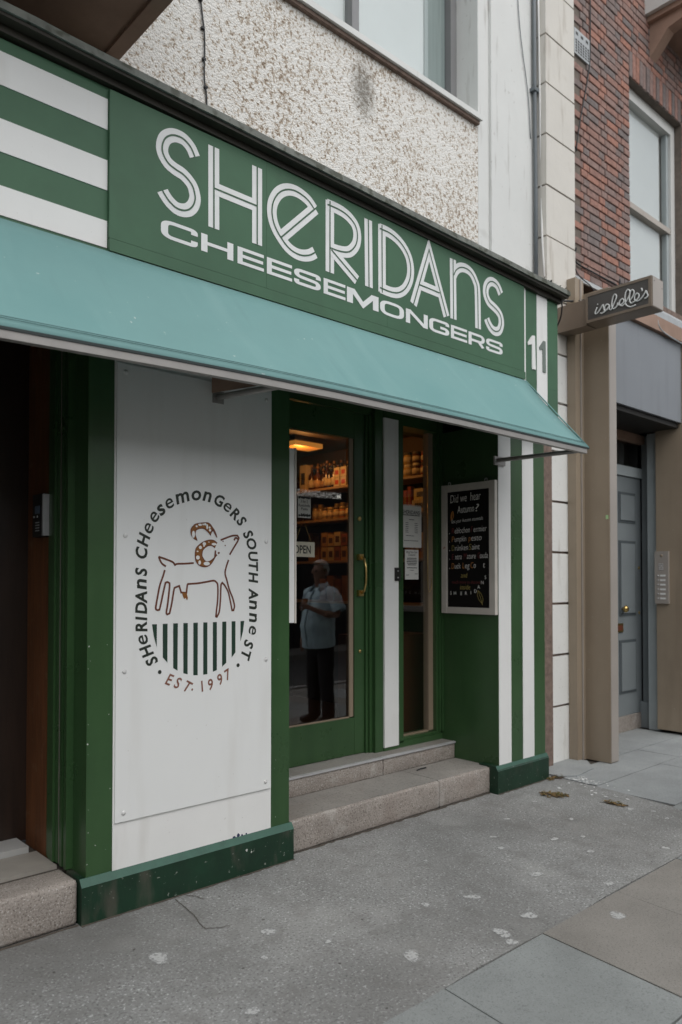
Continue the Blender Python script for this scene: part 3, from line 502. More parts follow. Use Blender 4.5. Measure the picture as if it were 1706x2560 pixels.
# CHEESEMONGERS: wide square lettering
def rr(p, r, closed=False):
    out = []; n = len(p)
    for i in range(n):
        if not closed and i in (0, n-1): out.append(p[i]); continue
        a, b, c = Vector(p[i-1]), Vector(p[i]), Vector(p[(i+1) % n]); u, v = (a-b), (c-b); q = min(r, u.length*.49, v.length*.49); s, e = b+u.normalized()*q, b+v.normalized()*q
        for k in range(7):
            t = k/6; w_ = s*(1-t)**2+b*2*t*(1-t)+e*t*t; out.append((w_.x, w_.y))
    if closed: out.append(out[0])
    return out
WL = {'C': [rr([(.91, .66), (.91, .91), (.09, .91), (.09, .09), (.91, .09), (.91, .34)], .26)],
      'H': [[(.1, 0), (.1, 1)], [(.9, 0), (.9, 1)], [(.1, .5), (.9, .5)]],
      'E': [[(.1, 0), (.1, 1)], [(.1, .91), (1, .91)], [(.1, .5), (.97, .5)], [(.1, .09), (1, .09)]],
      'S': [rr([(.91, .68), (.91, .91), (.09, .91), (.09, .53), (.91, .47), (.91, .09), (.09, .09), (.09, .32)], .2)],
      'M': [[(.08, 0), (.08, 1)], [(.92, 0), (.92, 1)], [(.13, .97), (.5, .1), (.87, .97)]],
      'O': [rr([(.09, .09), (.09, .91), (.91, .91), (.91, .09)], .3, True)],
      'N': [[(.09, 0), (.09, 1)], [(.91, 0), (.91, 1)], [(.12, .95), (.88, .05)]],
      'G': [rr([(.91, .70), (.91, .91), (.09, .91), (.09, .09), (.91, .09), (.91, .46), (.55, .46)], .24)],
      'R': [[(.1, 0), (.1, 1)], rr([(.1, .91), (.91, .91), (.91, .42), (.1, .42)], .24), [(.62, .42), (.90, .02)]]}
for c, x0, x1 in CHEE:
    zb = 3.275-0.0085*(x0-2.0)
    strokes('letter', [[(x0+a*(x1-x0), b) for a, b in []] or p for p in WL[c]], 0.19, (lambda x0, x1, zb: lambda a, b, h: (x0+a*(x1-x0), 3.2955-h, zb+b*0.090))(x0, x1, zb), m_letter, fas, smoothit=False)
# house number 11
prism('numeral', ONES[0], 'y', 3.310, 3.3165, m_white, fas)
prism('numeral', ONES[1], 'y', 3.308, 3.3138, M('grey_green_numeral', (0.16, 0.19, 0.17), 0.5), fas)
# lintel behind the awning, recess ceiling
box('lintel', -4, 4.90, 3.452, 3.80, 2.86, 3.124, m_darkgreen, shop)
box('recess_ceiling', -4, 5.39, 3.455, 4.6, 2.90, 2.955, m_darkgreen, shop)
# left pillar
pl = box('pillar', 1.53, 2.742, 3.45, 4.20, 0.0, 2.86, m_green, shop, 0.006)
box('white_field', 1.66, 2.608, 3.4455, 3.4498, 0.205, 2.86, m_white, pl)
prism('plinth', [(3.424, 0.0), (3.424, 0.178), (3.446, 0.208), (3.60, 0.208), (3.60, 0)], 'x', 1.500, 2.757, m_plinth, pl)
prism('plinth_edge', [(3.4225, 0.176), (3.446, 0.2105), (3.449, 0.2105), (3.428, 0.176)], 'x', 1.499, 2.758, m_plinth_top, pl)
m_chipl = M('pale_paint_chip', (0.5, 0.52, 0.48), 0.7); m_chipb = M('dark_blue_chip', (0.02, 0.025, 0.08), 0.6)
def chip(x, z, r, mat, y, par):
    n = random.choice((4, 5, 6)); mesh('paint_chip', [(x+r*random.uniform(.4, 1.3)*math.cos(6.283*k/n), y, z+r*random.uniform(.4, 1.3)*math.sin(6.283*k/n)) for k in range(n)], [tuple(range(n))], mat, par)
for i in range(14): chip(random.choice((random.uniform(1.535, 1.65), random.uniform(1.532, 1.54))), random.uniform(.25, 1.3)**1.0, random.uniform(.0015, .0045), m_chipl, 3.4485, pl)
for i in range(5): chip(random.uniform(2.62, 2.74), random.uniform(.25, 1.2), random.uniform(.0015, .003), m_chipl, 3.4485, pl)
for (x, z, r) in ((2.36, .212, .010), (2.385, .216, .013), (2.41, .212, .008), (2.44, .214, .006), (2.29, .210, .005)): chip(x, z, r, m_chipb, 3.4445, pl)
chip(2.43, .135, .011, m_chipl, 3.4232, pl); chip(2.46, .115, .006, m_chipl, 3.4232, pl)
# right pillar, striped
pr_ = box('pillar', 4.762, 5.39, 3.45, 4.05, 0.0, 2.80, m_green, shop, 0.004)
for x0, x1 in ((4.764, 4.921), (5.077, 5.231)): box('stripe', x0, x1, 3.4465, 3.4498, 0.205, 2.80, m_white, pr_)
prism('plinth', [(3.424, 0.0), (3.424, 0.175), (3.446, 0.205), (3.60, 0.205), (3.60, 0)], 'x', 4.715, 5.402, m_plinth, pr_)
prism('plinth_edge', [(3.4225, 0.172), (3.446, 0.2075), (3.4462, 0.2075), (3.428, 0.172)], 'x', 4.714, 5.403, m_plinth_top, pr_)
box('pillar_return', 5.392, 5.78, 3.62, 3.9, 0.0, 4.2, m_rawstone, shop)
# entrance steps
st = rough_box('step', 2.60, 4.135, 3.50, 3.90, 0.0, 0.19, m_granite, shop, 0.014)
rough_box('step_stone', 4.141, 4.76, 3.502, 3.90, 0.0, 0.189, m_granite, st, 0.014)
box('tread', 2.60, 4.133, 3.522, 3.87, 0.186, 0.1945, m_tread, st, 0.001)
box('tread', 4.141, 4.758, 3.524, 3.87, 0.186, 0.1937, m_tread, st, 0.001)
st2 = rough_box('step', 2.60, 3.943, 3.87, 4.3, 0.191, 0.317, m_granite, shop, 0.008, 0.0025)
rough_box('step_stone', 3.949, 4.76, 3.871, 4.3, 0.191, 0.316, m_granite, st2, 0.008, 0.0025)
box('threshold_mat', 2.60, 4.758, 3.885, 4.3, 0.3195, 0.325, m_tread, st2)
box('metal_nosing', 2.60, 4.757, 3.860, 3.884, 0.313, 0.327, m_steel, st2, 0.002)
# door frame between door and side light
fr = box('door_frame', 3.995, 4.08, 4.00, 4.16, 0.325, 2.90, m_green, shop, 0.004)
for (a, b, y) in ((3.965, 3.994, 4.03), (3.94, 3.964, 4.045)): box('moulding', a, b, y, 4.16, 0.325, 2.86, m_green, fr, 0.006)
box('white_strip', 4.078, 4.232, 3.985, 4.15, 0.352, 2.83, m_white, fr, 0.005)
box('frame_board', 4.081, 4.235, 3.992, 4.15, 0.325, 2.90, m_green, fr)
ks = box('strike_plate', 4.186, 4.246, 3.976, 3.984, 1.60, 1.70, m_black, fr, 0.006)
for z in (1.625, 1.675): lathe('screw', [(.006, 0), (.006, -.003), (.003, -.004)], (4.215, 3.976, z), m_steel, ks, 10, 'y')
# side light
sd_ = box('side_light', 4.236, 4.30, 4.00, 4.15, 0.36, 2.90, m_green, shop, 0.006)
box('rail', 4.236, 4.76, 4.00, 4.15, 0.325, 0.372, m_green, sd_, 0.006)
box('rail', 4.30, 4.76, 4.012, 4.15, 0.373, 0.392, m_green, sd_, 0.005)
box('rail', 4.30, 4.70, 4.00, 4.15, 2.80, 2.90, m_green, sd_, 0.006)
for (a, b, y) in ((4.70, 4.725, 4.012), (4.726, 4.742, 4.0), (4.743, 4.761, 3.985)): box('moulding', a, b, y, 4.15, 0.392, 2.90, m_green, sd_, 0.005)
box('bead', 4.645, 4.699, 4.045, 4.10, 0.40, 2.795, m_beige, sd_, 0.004); box('bead', 4.302, 4.645, 4.05, 4.09, 0.392, 0.402, m_beige, sd_, 0.003)
pane('glass', 4.30, 4.70, 4.062, 0.392, 2.80, m_glass, sd_)
# right reveal above and beside the chalkboard is the side of the pillar; skirting trim
# door
dr = box('door', 3.838, 3.938, 4.06, 4.11, 0.33, 2.84, m_green, shop, 0.006)
box('stile', 3.04, 3.14, 4.06, 4.11, 0.33, 2.84, m_green, dr, 0.006)
box('rail', 3.14, 3.838, 4.062, 4.11, 0.33, 0.598, m_green, dr, 0.006); box('rail', 3.14, 3.838, 4.062, 4.11, 2.65, 2.84, m_green, dr, 0.006)
box('bead', 3.796, 3.836, 4.07, 4.085, 0.605, 2.648, m_beige, dr, 0.003); box('bead', 3.14, 3.796, 4.07, 4.085, 0.599, 0.608, m_beige, dr, 0.002)
pane('glass', 3.14, 3.80, 4.088, 0.60, 2.65, m_glass, dr)
hd = tube('handle', [(3.885, 4.03, 1.775), (3.885, 4.005, 1.76), (3.888, 3.99, 1.70), (3.889, 3.987, 1.64), (3.888, 3.99, 1.58), (3.885, 4.005, 1.525), (3.885, 4.03, 1.51)], 0.009, m_brass, dr, 10, [.011, .010, .008, .0075, .008, .010, .011])
for z in (1.775, 1.51): box('rose', 3.862, 3.906, 4.03, 4.06, z-.022, z+.022, m_brass, hd, 0.008)
lathe('lock', [(.017, 0), (.017, -.006), (.012, -.009)], (3.888, 4.06, 2.06), m_brass, dr, 14, 'y'); lathe('lock', [(.013, 0), (.013, -.006), (.008, -.008)], (3.893, 4.06, 1.08), m_brass, dr, 14, 'y')
box('door_header', 3.031, 3.994, 4.03, 4.16, 2.842, 2.90, m_green, shop, 0.004)
box('door_frame', 2.745, 3.03, 4.0, 4.16, 0.325, 2.90, m_green, shop, 0.004)
# interior
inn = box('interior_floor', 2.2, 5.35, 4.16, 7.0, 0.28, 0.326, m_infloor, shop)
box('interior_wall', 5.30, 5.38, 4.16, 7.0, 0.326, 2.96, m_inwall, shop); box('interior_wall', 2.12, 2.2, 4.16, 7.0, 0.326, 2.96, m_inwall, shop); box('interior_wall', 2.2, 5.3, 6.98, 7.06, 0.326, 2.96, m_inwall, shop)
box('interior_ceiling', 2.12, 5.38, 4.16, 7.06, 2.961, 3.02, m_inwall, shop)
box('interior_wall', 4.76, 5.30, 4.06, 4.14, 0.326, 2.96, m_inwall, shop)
for z in (2.53, 2.215, 1.80, 1.40): box('shelf', 4.98, 5.295, 4.22, 6.6, z-.022, z, m_shelf, shop, 0.003)
for y in (4.2, 5.3, 6.6): box('shelf_upright', 5.0, 5.295, y, y+.02, 0.33, 2.9, m_wooddoor, shop)
box('counter', 4.2, 4.75, 6.2, 6.9, 0.33, 1.25, m_wooddoor, shop, 0.01)
box('counter', 4.30, 4.98, 4.30, 4.75, 0.33, 1.15, M('red_brown_counter', (0.085, 0.028, 0.012), 0.5, 0.2, 3), shop, 0.01)
# left doorway
ld = box('side_doorway', -0.2, 1.53, 4.145, 4.20, 0.22, 2.90, m_wooddoor, shop)
for (a, b, z0, z1) in ((0.4, 1.30, 0.45, 1.2), (0.4, 1.30, 1.35, 2.6)): box('door_panel', a, b, 4.130, 4.1445, z0, z1, m_wooddoor, ld, 0.01)
box('jamb', 1.505, 1.5295, 3.850, 4.144, 0.20, 2.86, m_wood, ld, 0.004)
for (y0, y1, x, m) in ((3.812, 3.848, 1.500, m_green), (3.778, 3.810, 1.492, m_green), (3.744, 3.776, 1.488, m_green), (3.710, 3.742, 1.498, m_green), (3.680, 3.708, 1.503, m_greystrip), (3.648, 3.678, 1.495, m_green), (3.624, 3.646, 1.508, m_green), (3.594, 3.622, 1.494, m_green)):
    box('moulding', x, 1.5295, y0, y1, 0.215, 2.86, m, ld, 0.005)
ls = rough_box('entry_step', -1.5, 1.497, 3.452, 3.66, 0.0, 0.208, m_granite, shop, 0.02)
box('entry_step_bed', -1.5, 1.526, 3.662, 4.2, 0.0, 0.195, m_joint, ls)
for i in range(6): box('tile', 1.19-.305*i, 1.49-.305*i, 3.69, 3.955, 0.196, 0.214, m_tile, ls, 0.003)
box('marble_sill', -1.5, 1.455, 3.965, 4.14, 0.196, 0.242, m_marble, ls, 0.006)
box('side_wall', -4, -0.2, 3.455, 4.2, 0, 2.9, m_green, shop)
# ------------------------------------------------------------------ awning
awn = thing('awning', (2.5, 3.29, 2.5), 'pale teal canvas awning with aluminium front bar above the shop entrance', 'awning')
fz = [(-4.0, 2.40), (0.0, 2.475), (0.9, 2.498), (1.576, 2.52), (2.006, 2.532), (2.525, 2.542), (3.455, 2.546), (4.89, 2.540)]
def front_z(x):
    for (a, za), (b, zb) in zip(fz, fz[1:]):
        if x <= b: return za+(zb-za)*(x-a)/(b-a)
    return fz[-1][1]
NX, NS = 60, 10; vs = []; fs = []
for i in range(NX+1):
    x = -4+(4.895+4)*i/NX
    for j in range(NS+1):
        t = j/NS; zt, zb = 3.118, front_z(x); bow = -0.012*math.sin(math.pi*t)+0.004*math.sin(x*2.3+1.1)*math.sin(math.pi*t)+0.006*math.sin(x*5.1)*t*(1-t)*(2.6 if x < 1.7 else .5)
        vs.append((x, 3.288+(2.767-3.288)*t-bow*.7, zt+(zb-zt)*t+bow*.7))
for i in range(NX):
    for j in range(NS): a = i*(NS+1)+j; fs.append((a, a+1, a+NS+2, a+NS+1))
cn = mesh('canopy', vs, fs, m_awning, awn, True)
so_ = cn.modifiers.new('thickness', 'SOLIDIFY'); so_.thickness = 0.003; so_.offset = 0
tube('piping', [(4.896, 3.288, 3.118), (4.897, 3.03, 2.83), (4.894, 2.767, front_z(4.89))], 0.005, m_awning, awn, 8)
def bar(nm, y0, y1, dz0, dz1, mat, x1=4.893):
    xs_ = [-4, -2, 0, .9, 1.576, 2.006, 2.525, 3.455, x1]; vs = []; fs = []
    for x in xs_:
        for (y, d) in ((y0, dz0), (y1, dz0), (y1, dz1), (y0, dz1)): vs.append((x, y, front_z(x)+d))
    for i in range(len(xs_)-1):
        for k in range(4): fs.append((4*i+k, 4*i+(k+1) % 4, 4*i+4+(k+1) % 4, 4*i+4+k))
    fs += [(3, 2, 1, 0), tuple(4*(len(xs_)-1)+k for k in range(4))]
    return mesh(nm, vs, fs, mat, awn)
for t_, nm in ((.93, 'hem_seam'), (.945, 'hem_seam')):
    tube(nm, [(-4+8.88*i/40, 3.288+(2.767-3.288)*t_-.0035, 3.118+(front_z(-4+8.88*i/40)-3.118)*t_+.0035) for i in range(41)], .0016, M('seam_thread', (0.06, 0.13, 0.13), 0.7), awn, 4)
bar('hem', 2.762, 2.785, -0.012, -0.001, m_awn_edge); bar('front_bar', 2.766, 2.80, -0.043, -0.0125, m_alu, 4.87)
for (x, m0) in ((4.735, 4.80), (2.243, 2.153)):
    za, zb = (2.512, front_z(m0)-.03) if x > 3 else (2.585, front_z(m0)-.03)
    a = tube('arm', [(x, 3.445, za), (x+(m0-x)*.5, 3.12, (za+zb)/2), (m0, 2.80, zb)], 0.016, m_alu, awn, 8)
    box('bracket', x-.035, x+.035 if x < 3 else x+.10, 3.432, 3.4445, za-.035, za+.03, m_alu, a, 0.003)
box('cassette', 0.2, 2.24, 3.33, 3.444, 2.90, 3.11, m_soffit, awn, 0.01)
prism('gusset', [(3.43, 2.60), (3.43, 2.70), (2.86, 2.575), (2.86, 2.545)], 'x', 2.20, 2.206, m_soffit, awn)

# ------------------------------------------------------------------ logo board
lb = thing('logo_board', (2.13, 3.445, 0.43), 'tall white board with goat emblem and ring of lettering on the left pillar', 'sign board')
box('board', 1.668, 2.602, 3.4365, 3.4452, 0.436, 2.662, m_whiteb, lb, 0.002)
for z in (2.62, 1.82, 1.16, 0.478):
    for x in (1.712, 2.565): lathe('screw', [(.011, 0), (.011, -.003), (.006, -.006)], (x, 3.4365, z), m_screw, lb, 12, 'y')
BY = 3.4355
def ring_angle(i, pts):
    a, b = pts[max(0, i-1)], pts[min(len(pts)-1, i+1)]; return math.atan2(b[2]-a[2], b[1]-a[1])
for i, (c, x, z) in enumerate(RING):
    if c in 'emnos' : text('letter', c, fp(BY), m_ring, lb, height=0.073, anchor='x', bold=(0.010 if c == 'e' else 0.024), shear=0.14, rot=ring_angle(i, RING), at=(x, z), xs=1.08)
    else: text('letter', c, fp(BY), m_ring, lb, height=0.060, anchor='c', bold=0.032, shear=0.14, rot=ring_angle(i, RING), at=(x, z), xs=0.95)
for i, (c, x, z) in enumerate(EST): text('letter', c, fp(BY), m_est, lb, height=0.056, anchor='c', bold=0.016, shear=0.16, rot=ring_angle(i, EST), at=(x, z+(.03 if c == '.' else 0)), xs=0.86)
def disc(nm, x, z, rx, rz, mat, par, y, n=14): mesh(nm, [(x+rx*math.cos(2*math.pi*k/n), y, z+rz*math.sin(2*math.pi*k/n)) for k in range(n)], [tuple(range(n))], mat, par)
for x, z in DOTS: disc('dot', x, z, .0105, .0105, m_ring, lb, BY)
for p in BARS: mesh('stripe', [(a, BY, b) for a, b in p], [tuple(range(len(p)))], m_bar, lb)
em = strokes('goat_outline', GOAT, 0.0098, fp(BY), m_line, lb, step=0.0001)
for o_, i_ in HORN:
    a, b = crom(o_, 4, 80), crom(i_, 4, 80); n = 60
    def res(p, t): k = t*(len(p)-1); j = min(int(k), len(p)-2); return p[j].lerp(p[j+1], k-j)
    vs = []; fs = []
    for k in range(n+1): u, v = res(a, k/n), res(b, k/n); vs += [(u.x, BY-.0004, u.y), (v.x, BY-.0004, v.y)]
    for k in range(n): fs.append((2*k, 2*k+1, 2*k+3, 2*k+2))
    mesh('goat_horn', vs, fs, m_horn, em); strokes('goat_horn_outline', [o_, i_], 0.005, fp(BY-.0008), m_line, em, step=0.0001)
for (x, z, a, b) in HOLES: disc('horn_gap', x, z, a, b, m_whiteb, em, BY-.0012, 12)
mesh('goat_udder', [(a, BY-.0004, b) for a, b in UDDER], [tuple(range(len(UDDER)))], m_horn, em)
for x, z in EYES: disc('goat_eye', x, z, .004, .004, m_line, em, BY-.0004, 8)

# ------------------------------------------------------------------ chalkboard on the right reveal
ck = thing('chalkboard', (4.74, 3.71, 1.34), 'narrow chalkboard in white frame with handwritten autumn list on the entrance side wall', 'chalkboard')
X0 = 4.735
box('slate', 4.742, 4.752, 3.50, 3.93, 1.39, 2.315, m_slate, ck)
for (y0, y1, z0, z1) in ((3.452, 3.505, 1.342, 2.366), (3.925, 3.975, 1.342, 2.366)): box('stile', 4.724, 4.759, y0, y1, z0, z1, m_frame, ck, 0.003)
for (z0, z1) in ((1.342, 1.392), (2.31, 2.364)): box('rail', 4.726, 4.759, 3.506, 3.924, z0, z1, m_frame, ck, 0.003)
for y in (3.545, 3.905): tube('hook', [(4.742, y+.012*math.cos(t), 2.375+.014*math.sin(t)) for t in [k*6.28/12 for k in range(13)]], 0.0035, m_steel, ck, 6)
cp = lambda a, b, h: (4.7415-h, 3.93-a, 1.39+b)            # a runs from the far edge towards the street
def chalk(parts, z, hgt, rise=0.0):
    for (s, a, wd, m) in parts: text('chalk_writing', s, cp, m, ck, width=wd, height=hgt, at=(a, z+rise*a), rot=math.atan(rise), bold=-0.008, shear=0.12)
chalk([('Did we', .035, .165, m_chalk), ('hear', .235, .10, m_chalk)], .830, .066, .03); chalk([('Autumn', .105, .165, m_chalk), ('?', .285, .035, m_chalk)], .742, .058, .03)
chalk([('Get your Autumn essentials', .045, .31, m_chalk)], .668, .028, .04)
chalk([('. ', .02, None, m_chalk), ('R', .048, .026, m_chalk_r), ('eblochon', .078, .150, m_chalk), ('F', .24, .02, m_chalk_r), ('ermier', .265, .125, m_chalk)], .585, .046, .02)
chalk([('.', .022, .006, m_chalk), ('P', .048, .026, m_chalk_o), ('umpkin', .078, .115, m_chalk), ('p', .215, .022, m_chalk_o), ('esto', .242, .10, m_chalk)], .518, .046, .02)
chalk([('.', .022, .006, m_chalk), ('D', .048, .026, m_chalk_y), ('rünken', .080, .130, m_chalk), ('S', .218, .026, m_chalk_y), ('aint', .248, .075, m_chalk)], .448, .046, .02)
chalk([('.', .022, .006, m_chalk), ('E', .048, .024, m_chalk_r), ('xtra', .080, .068, m_chalk), ('M', .168, .028, m_chalk_r), ('ature', .20, .085, m_chalk), ('G', .305, .022, m_chalk_r), ('ouda', .325, .075, m_chalk)], .378, .046, .02)
chalk([('.', .022, .006, m_chalk), ('D', .045, .028, m_chalk_o), ('uck', .078, .058, m_chalk), ('L', .155, .022, m_chalk_o), ('eg', .18, .045, m_chalk), ('C', .235, .028, m_chalk_o), ('o', .265, .02, m_chalk), ('t', .355, .018, m_chalk)], .305, .046, .02)
chalk([('and', .14, .062, m_chalk_y)], .235, .040); chalk([('much more to discover', .05, .29, m_chalk_r)], .188, .026); chalk([('inside', .13, .10, m_chalk_y)], .142, .040)
for c, a, b in (('S', .03, .10), ('H', .068, .10), ('E', .135, .098), ('R', .18, .10), ('I', .235, .105), ('D', .27, .118), ('A', .30, .150), ('N', .335, .185), ('S', .37, .225)): text('chalk_writing', c, cp, m_chalk, ck, height=.026, at=(a, b), bold=0)
strokes('chalk_drawing', [[(.305, .135), (.30, .10), (.315, .065), (.345, .035), (.352, .07), (.335, .11), (.305, .135)], [(.308, .13), (.33, .08), (.347, .025)]], .0035, cp, m_chalk_y, ck, step=.0002)
strokes('chalk_drawing', [[(.045, .75), (.04, .72), (.045, .70), (.06, .71), (.066, .74), (.058, .765), (.045, .75)], [(.04, .69), (.055, .75)]], .006, cp, m_chalk_o, ck, step=.0002)
# framed notice on the opposite reveal, seen edge on
nt_ = thing('notice_frame', (2.79, 3.7, 1.355), 'white framed notice mounted edge-on beside the door on the left reveal', 'notice')
box('backing', 2.745, 2.80, 3.475, 3.93, 1.355, 2.378, m_white, nt_, 0.004); box('face_board', 2.8005, 2.812, 3.47, 3.935, 1.352, 2.382, m_frame, nt_, 0.004)
# ------------------------------------------------------------------ papers and signs in the windows
def paper(name, x0, x1, z0, z1, y, label, lines):
    t = thing(name, ((x0+x1)/2, y, z0), label, 'notice'); box('sheet', x0, x1, y, y+.0012, z0, z1, m_paper, t)
    for (s, fx, fz_, fw, hh, b) in lines:
        if s is None: box('print', x0+fx*(x1-x0), x0+(fx+fw)*(x1-x0), y-.0006, y-.0001, z0+fz_*(z1-z0), z0+fz_*(z1-z0)+hh, m_ink, t)
        else: text('print', s, fp(y-.0006), m_ink, t, width=fw*(x1-x0), height=hh, at=(x0+fx*(x1-x0), z0+fz_*(z1-z0)), bold=b)
    return t
t = paper('opening_hours_notice', 4.332, 4.571, 1.866, 2.192, 4.054, 'larger white notice headed with shop name in the side window', [('SHERIDANS', .06, .80, .86, .030, .015), (None, .07, .765, .84, .006, 0), (None, .40, .66, .24, .005, 0)] + [(None, .22, .58-.045*i, .14, .004, 0) for i in range(6)] + [(None, .66, .575-.045*i, .16, .004, 0) for i in range(6)] + [(None, .24, .27, .40, .004, 0), (None, .16, .15, .68, .004, 0)])
for zz_ in (2.192, 1.866):
    for i in range(20): box('torn_edge', 4.333+.012*i, 4.338+.012*i, 4.0542, 4.055, zz_-.006 if zz_ < 2 else zz_, zz_ if zz_ < 2 else zz_+.010, m_paper, t)
paper('container_notice', 4.378, 4.536, 1.611, 1.845, 4.054, 'smaller white notice about bringing containers hung below the larger one', [('Bring Your Own', .10, .89, .80, .016, .01), ('Container!', .24, .80, .52, .016, .01)] + [(None, (1-w_)/2, .70-.055*i, w_, .006, 0) for i, w_ in enumerate((.68, .72, .76, .72, .60))] + [(None, .14, .38, .74, .006, 0), (None, .36, .30, .28, .004, 0), (None, .08, .14, .2, .004, 0), (None, .72, .18, .2, .004, 0)])
t = paper('pasta_offer_card', 3.322, 3.438, 2.04, 2.19, 4.084, 'small white three-for-two pasta offer card on the door glass', [('3 for 2', .22, .70, .55, .020, .01), ('Rustichella', .06, .52, .88, .018, .012), ('Pasta', .26, .36, .5, .018, .01)])
for i in range(14): box('leaf_print', 3.326+.0078*i, 3.333+.0078*i, 4.0825, 4.0835, 2.043+.010*random.random(), 2.06+.012*random.random(), m_ink, t); box('leaf_print', 3.326+.0078*i, 3.333+.0078*i, 4.0825, 4.0835, 2.178-.008*random.random(), 2.188, m_ink, t)
os_ = thing('open_sign', (3.38, 4.08, 1.767), 'cream OPEN sign hanging on a cord inside the door glass', 'sign')
box('plate', 3.272, 3.471, 4.080, 4.084, 1.767, 1.872, M('cream_sign_plate', (0.60, 0.56, 0.45), 0.5), os_, 0.001); text('lettering', 'OPEN', fp(4.0792), m_ink, os_, width=.150, height=.055, at=(3.285, 1.792), bold=.02)
for x in (3.30, 3.442): tube('cord', [(x, 4.082, 1.870), (3.371, 4.086, 2.03)], .0012, m_brass, os_, 5)
tag(tube('blind_chain', [(4.632, 4.04, 2.60), (4.632, 4.04, 1.60), (4.636, 4.04, 1.535), (4.655, 4.04, 1.508), (4.674, 4.04, 1.535), (4.678, 4.04, 1.62)], .0022, m_brass, None, 6), 'thin brass bead chain loop hanging inside the side window', 'blind chain')
# ------------------------------------------------------------------ entry phone on the left jamb
ph = thing('entry_phone', (1.50, 3.92, 1.82), 'slim dark entry phone with small screen on brown wooden jamb', 'entry phone')
box('body', 1.474, 1.5045, 3.862, 3.996, 1.825, 2.045, m_black, ph, 0.010, 3)
box('side_cover', 1.470, 1.500, 3.842, 3.861, 1.83, 2.04, m_steel, ph, 0.006)
box('screen', 1.4715, 1.4738, 3.90, 3.96, 1.945, 1.985, M('blue_phone_screen', (0.10, 0.14, 0.20), 0.3), ph)
for i in range(4): box('speaker_slot', 1.4722, 1.4737, 3.905, 3.955, 1.855+.014*i, 1.860+.014*i, m_steel, ph)
for y in (3.975, 3.93): lathe('button', [(.006, 0), (.006, -.003)], (1.474, y, 1.93), m_steel, ph, 10, 'x')
# ------------------------------------------------------------------ neighbouring brick building
nb = thing('brick_building', (7.0, 3.7, 0), 'red brick building with white stone quoins, brown metal shopfront and grey door', 'building')
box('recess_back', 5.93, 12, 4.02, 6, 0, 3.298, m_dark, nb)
box('wall_core', 5.93, 12, 3.95, 6, 3.3, 9.0, m_mortar, nb)
box('mortar_bed', 6.25, 7.39, 3.712, 3.948, 4.40, 9.0, m_mortar, nb); box('mortar_bed', 8.64, 12, 3.712, 3.948, 4.40, 9.0, m_mortar, nb)
box('mortar_bed', 7.392, 8.638, 3.712, 3.948, 6.80, 9.0, m_mortar, nb); box('mortar_bed', 7.392, 8.638, 3.712, 3.948, 4.40, 4.52, m_mortar, nb)
qz = [-0.02, .497, .947, 1.399, 1.852, 2.30, 2.745, 3.18, 3.62, 4.10, 4.632, 5.085, 5.539, 5.994, 6.43, 6.88, 7.33, 7.78]
box('quoin_joint_core', 5.80, 6.24, 3.685, 3.94, 0, 7.78, m_rawstone, nb)
for i, (a, b) in enumerate(zip(qz, qz[1:])):
    lo = b < 3.7; g = .011 if lo else .008
    box('quoin_stone', 5.78, 6.252, 3.66+random.uniform(-.002, .002), 3.93, a+g, b-g, m_quoin_lo if lo else m_quoin, nb, 0.008 if lo else 0.012)
# individual bricks in Flemish bond; only those that the view shows are objects, the rest is one mass
def in_view(x, z, y=3.7):
    q = Vector((x, y, z-EYE)); w_ = q.dot(Fw)
    if w_ <= 0: return False
    u = 853+1897.75*q.dot(Rt)/w_; v = 1416.11-1897.75*q.dot(Up)/w_
    return -20 < u < 1726 and -20 < v < 2580
def brick_mesh(nm, l, h):
    bm = bmesh.new(); vs, fs = boxdata(-l/2, l/2, -.05, .05, -h/2, h/2); b = [bm.verts.new(v) for v in vs]
    for f in fs: bm.faces.new([b[i] for i in f])
    bmesh.ops.bevel(bm, geom=[e for e in bm.edges if all(v.co.y < 0 for v in e.verts)], offset=.005, segments=1, affect='EDGES')
    bmesh.ops.recalc_face_normals(bm, faces=bm.faces); me = bpy.data.meshes.new(nm); bm.to_mesh(me); bm.free(); me.materials.append(m_brick); return me
ML, MH, MS = brick_mesh('brick', .214, .0645), brick_mesh('brick', .102, .0645), brick_mesh('brick', .0645, .265)
spots = []; closers = {}
for r in range(60):
    z = 4.44+.0375+r*.075
    if z > 8.9: break
    x = 6.262 - (.16 if r % 2 else 0.0); k = r % 2
    while x < 9.4:
        l = .214 if k % 2 == 0 else .102; c = x+l/2; x += l+.0105; k += 1
        hole = (c+l/2 > 7.40 and c-l/2 < 8.63 and z < 7.09) and not (z < 4.51)
        vent = 6.30 < c < 6.62 and 6.50 < z < 6.78
        if c-l/2 < 6.235 or vent: continue
        if hole:
            if c-l/2 < 7.36:                     # cut closer at the window edge
                ln = 7.388-(c-l/2)
                if ln > .03:
                    key = round(ln, 3)
                    if key not in closers: closers[key] = brick_mesh('brick', key, .0645)
                    spots.append(((c-l/2)+ln/2, z, closers[key]))
            elif c-l/2 < 8.63 < c+l/2:
                ln = (c+l/2)-8.645
                if ln > .03:
                    key = round(ln, 3)
                    if key not in closers: closers[key] = brick_mesh('brick', key, .0645)
                    spots.append((c+l/2-ln/2, z, closers[key]))
            continue
        spots.append((c, z, ML if l > .2 else MH))
for i in range(16): spots.append((7.432+i*.0765, 6.938, MS))
vis = [s for s in spots if in_view(s[0], s[1])]; vis.sort(key=lambda s: s[0]**2+(s[1]-1.6)**2); vis = vis[:300]; vset = set((s[0], s[1]) for s in vis)
for (x, z, me) in vis:
    o = bpy.data.objects.new('brick', me); COL.objects.link(o); o.parent = nb; o.location = Vector((x+random.uniform(-.002, .002), 3.75+random.uniform(-.004, .003), z))-nb.location; o.rotation_euler = (random.uniform(-.01, .01), random.uniform(-.008, .008), random.uniform(-.01, .01))
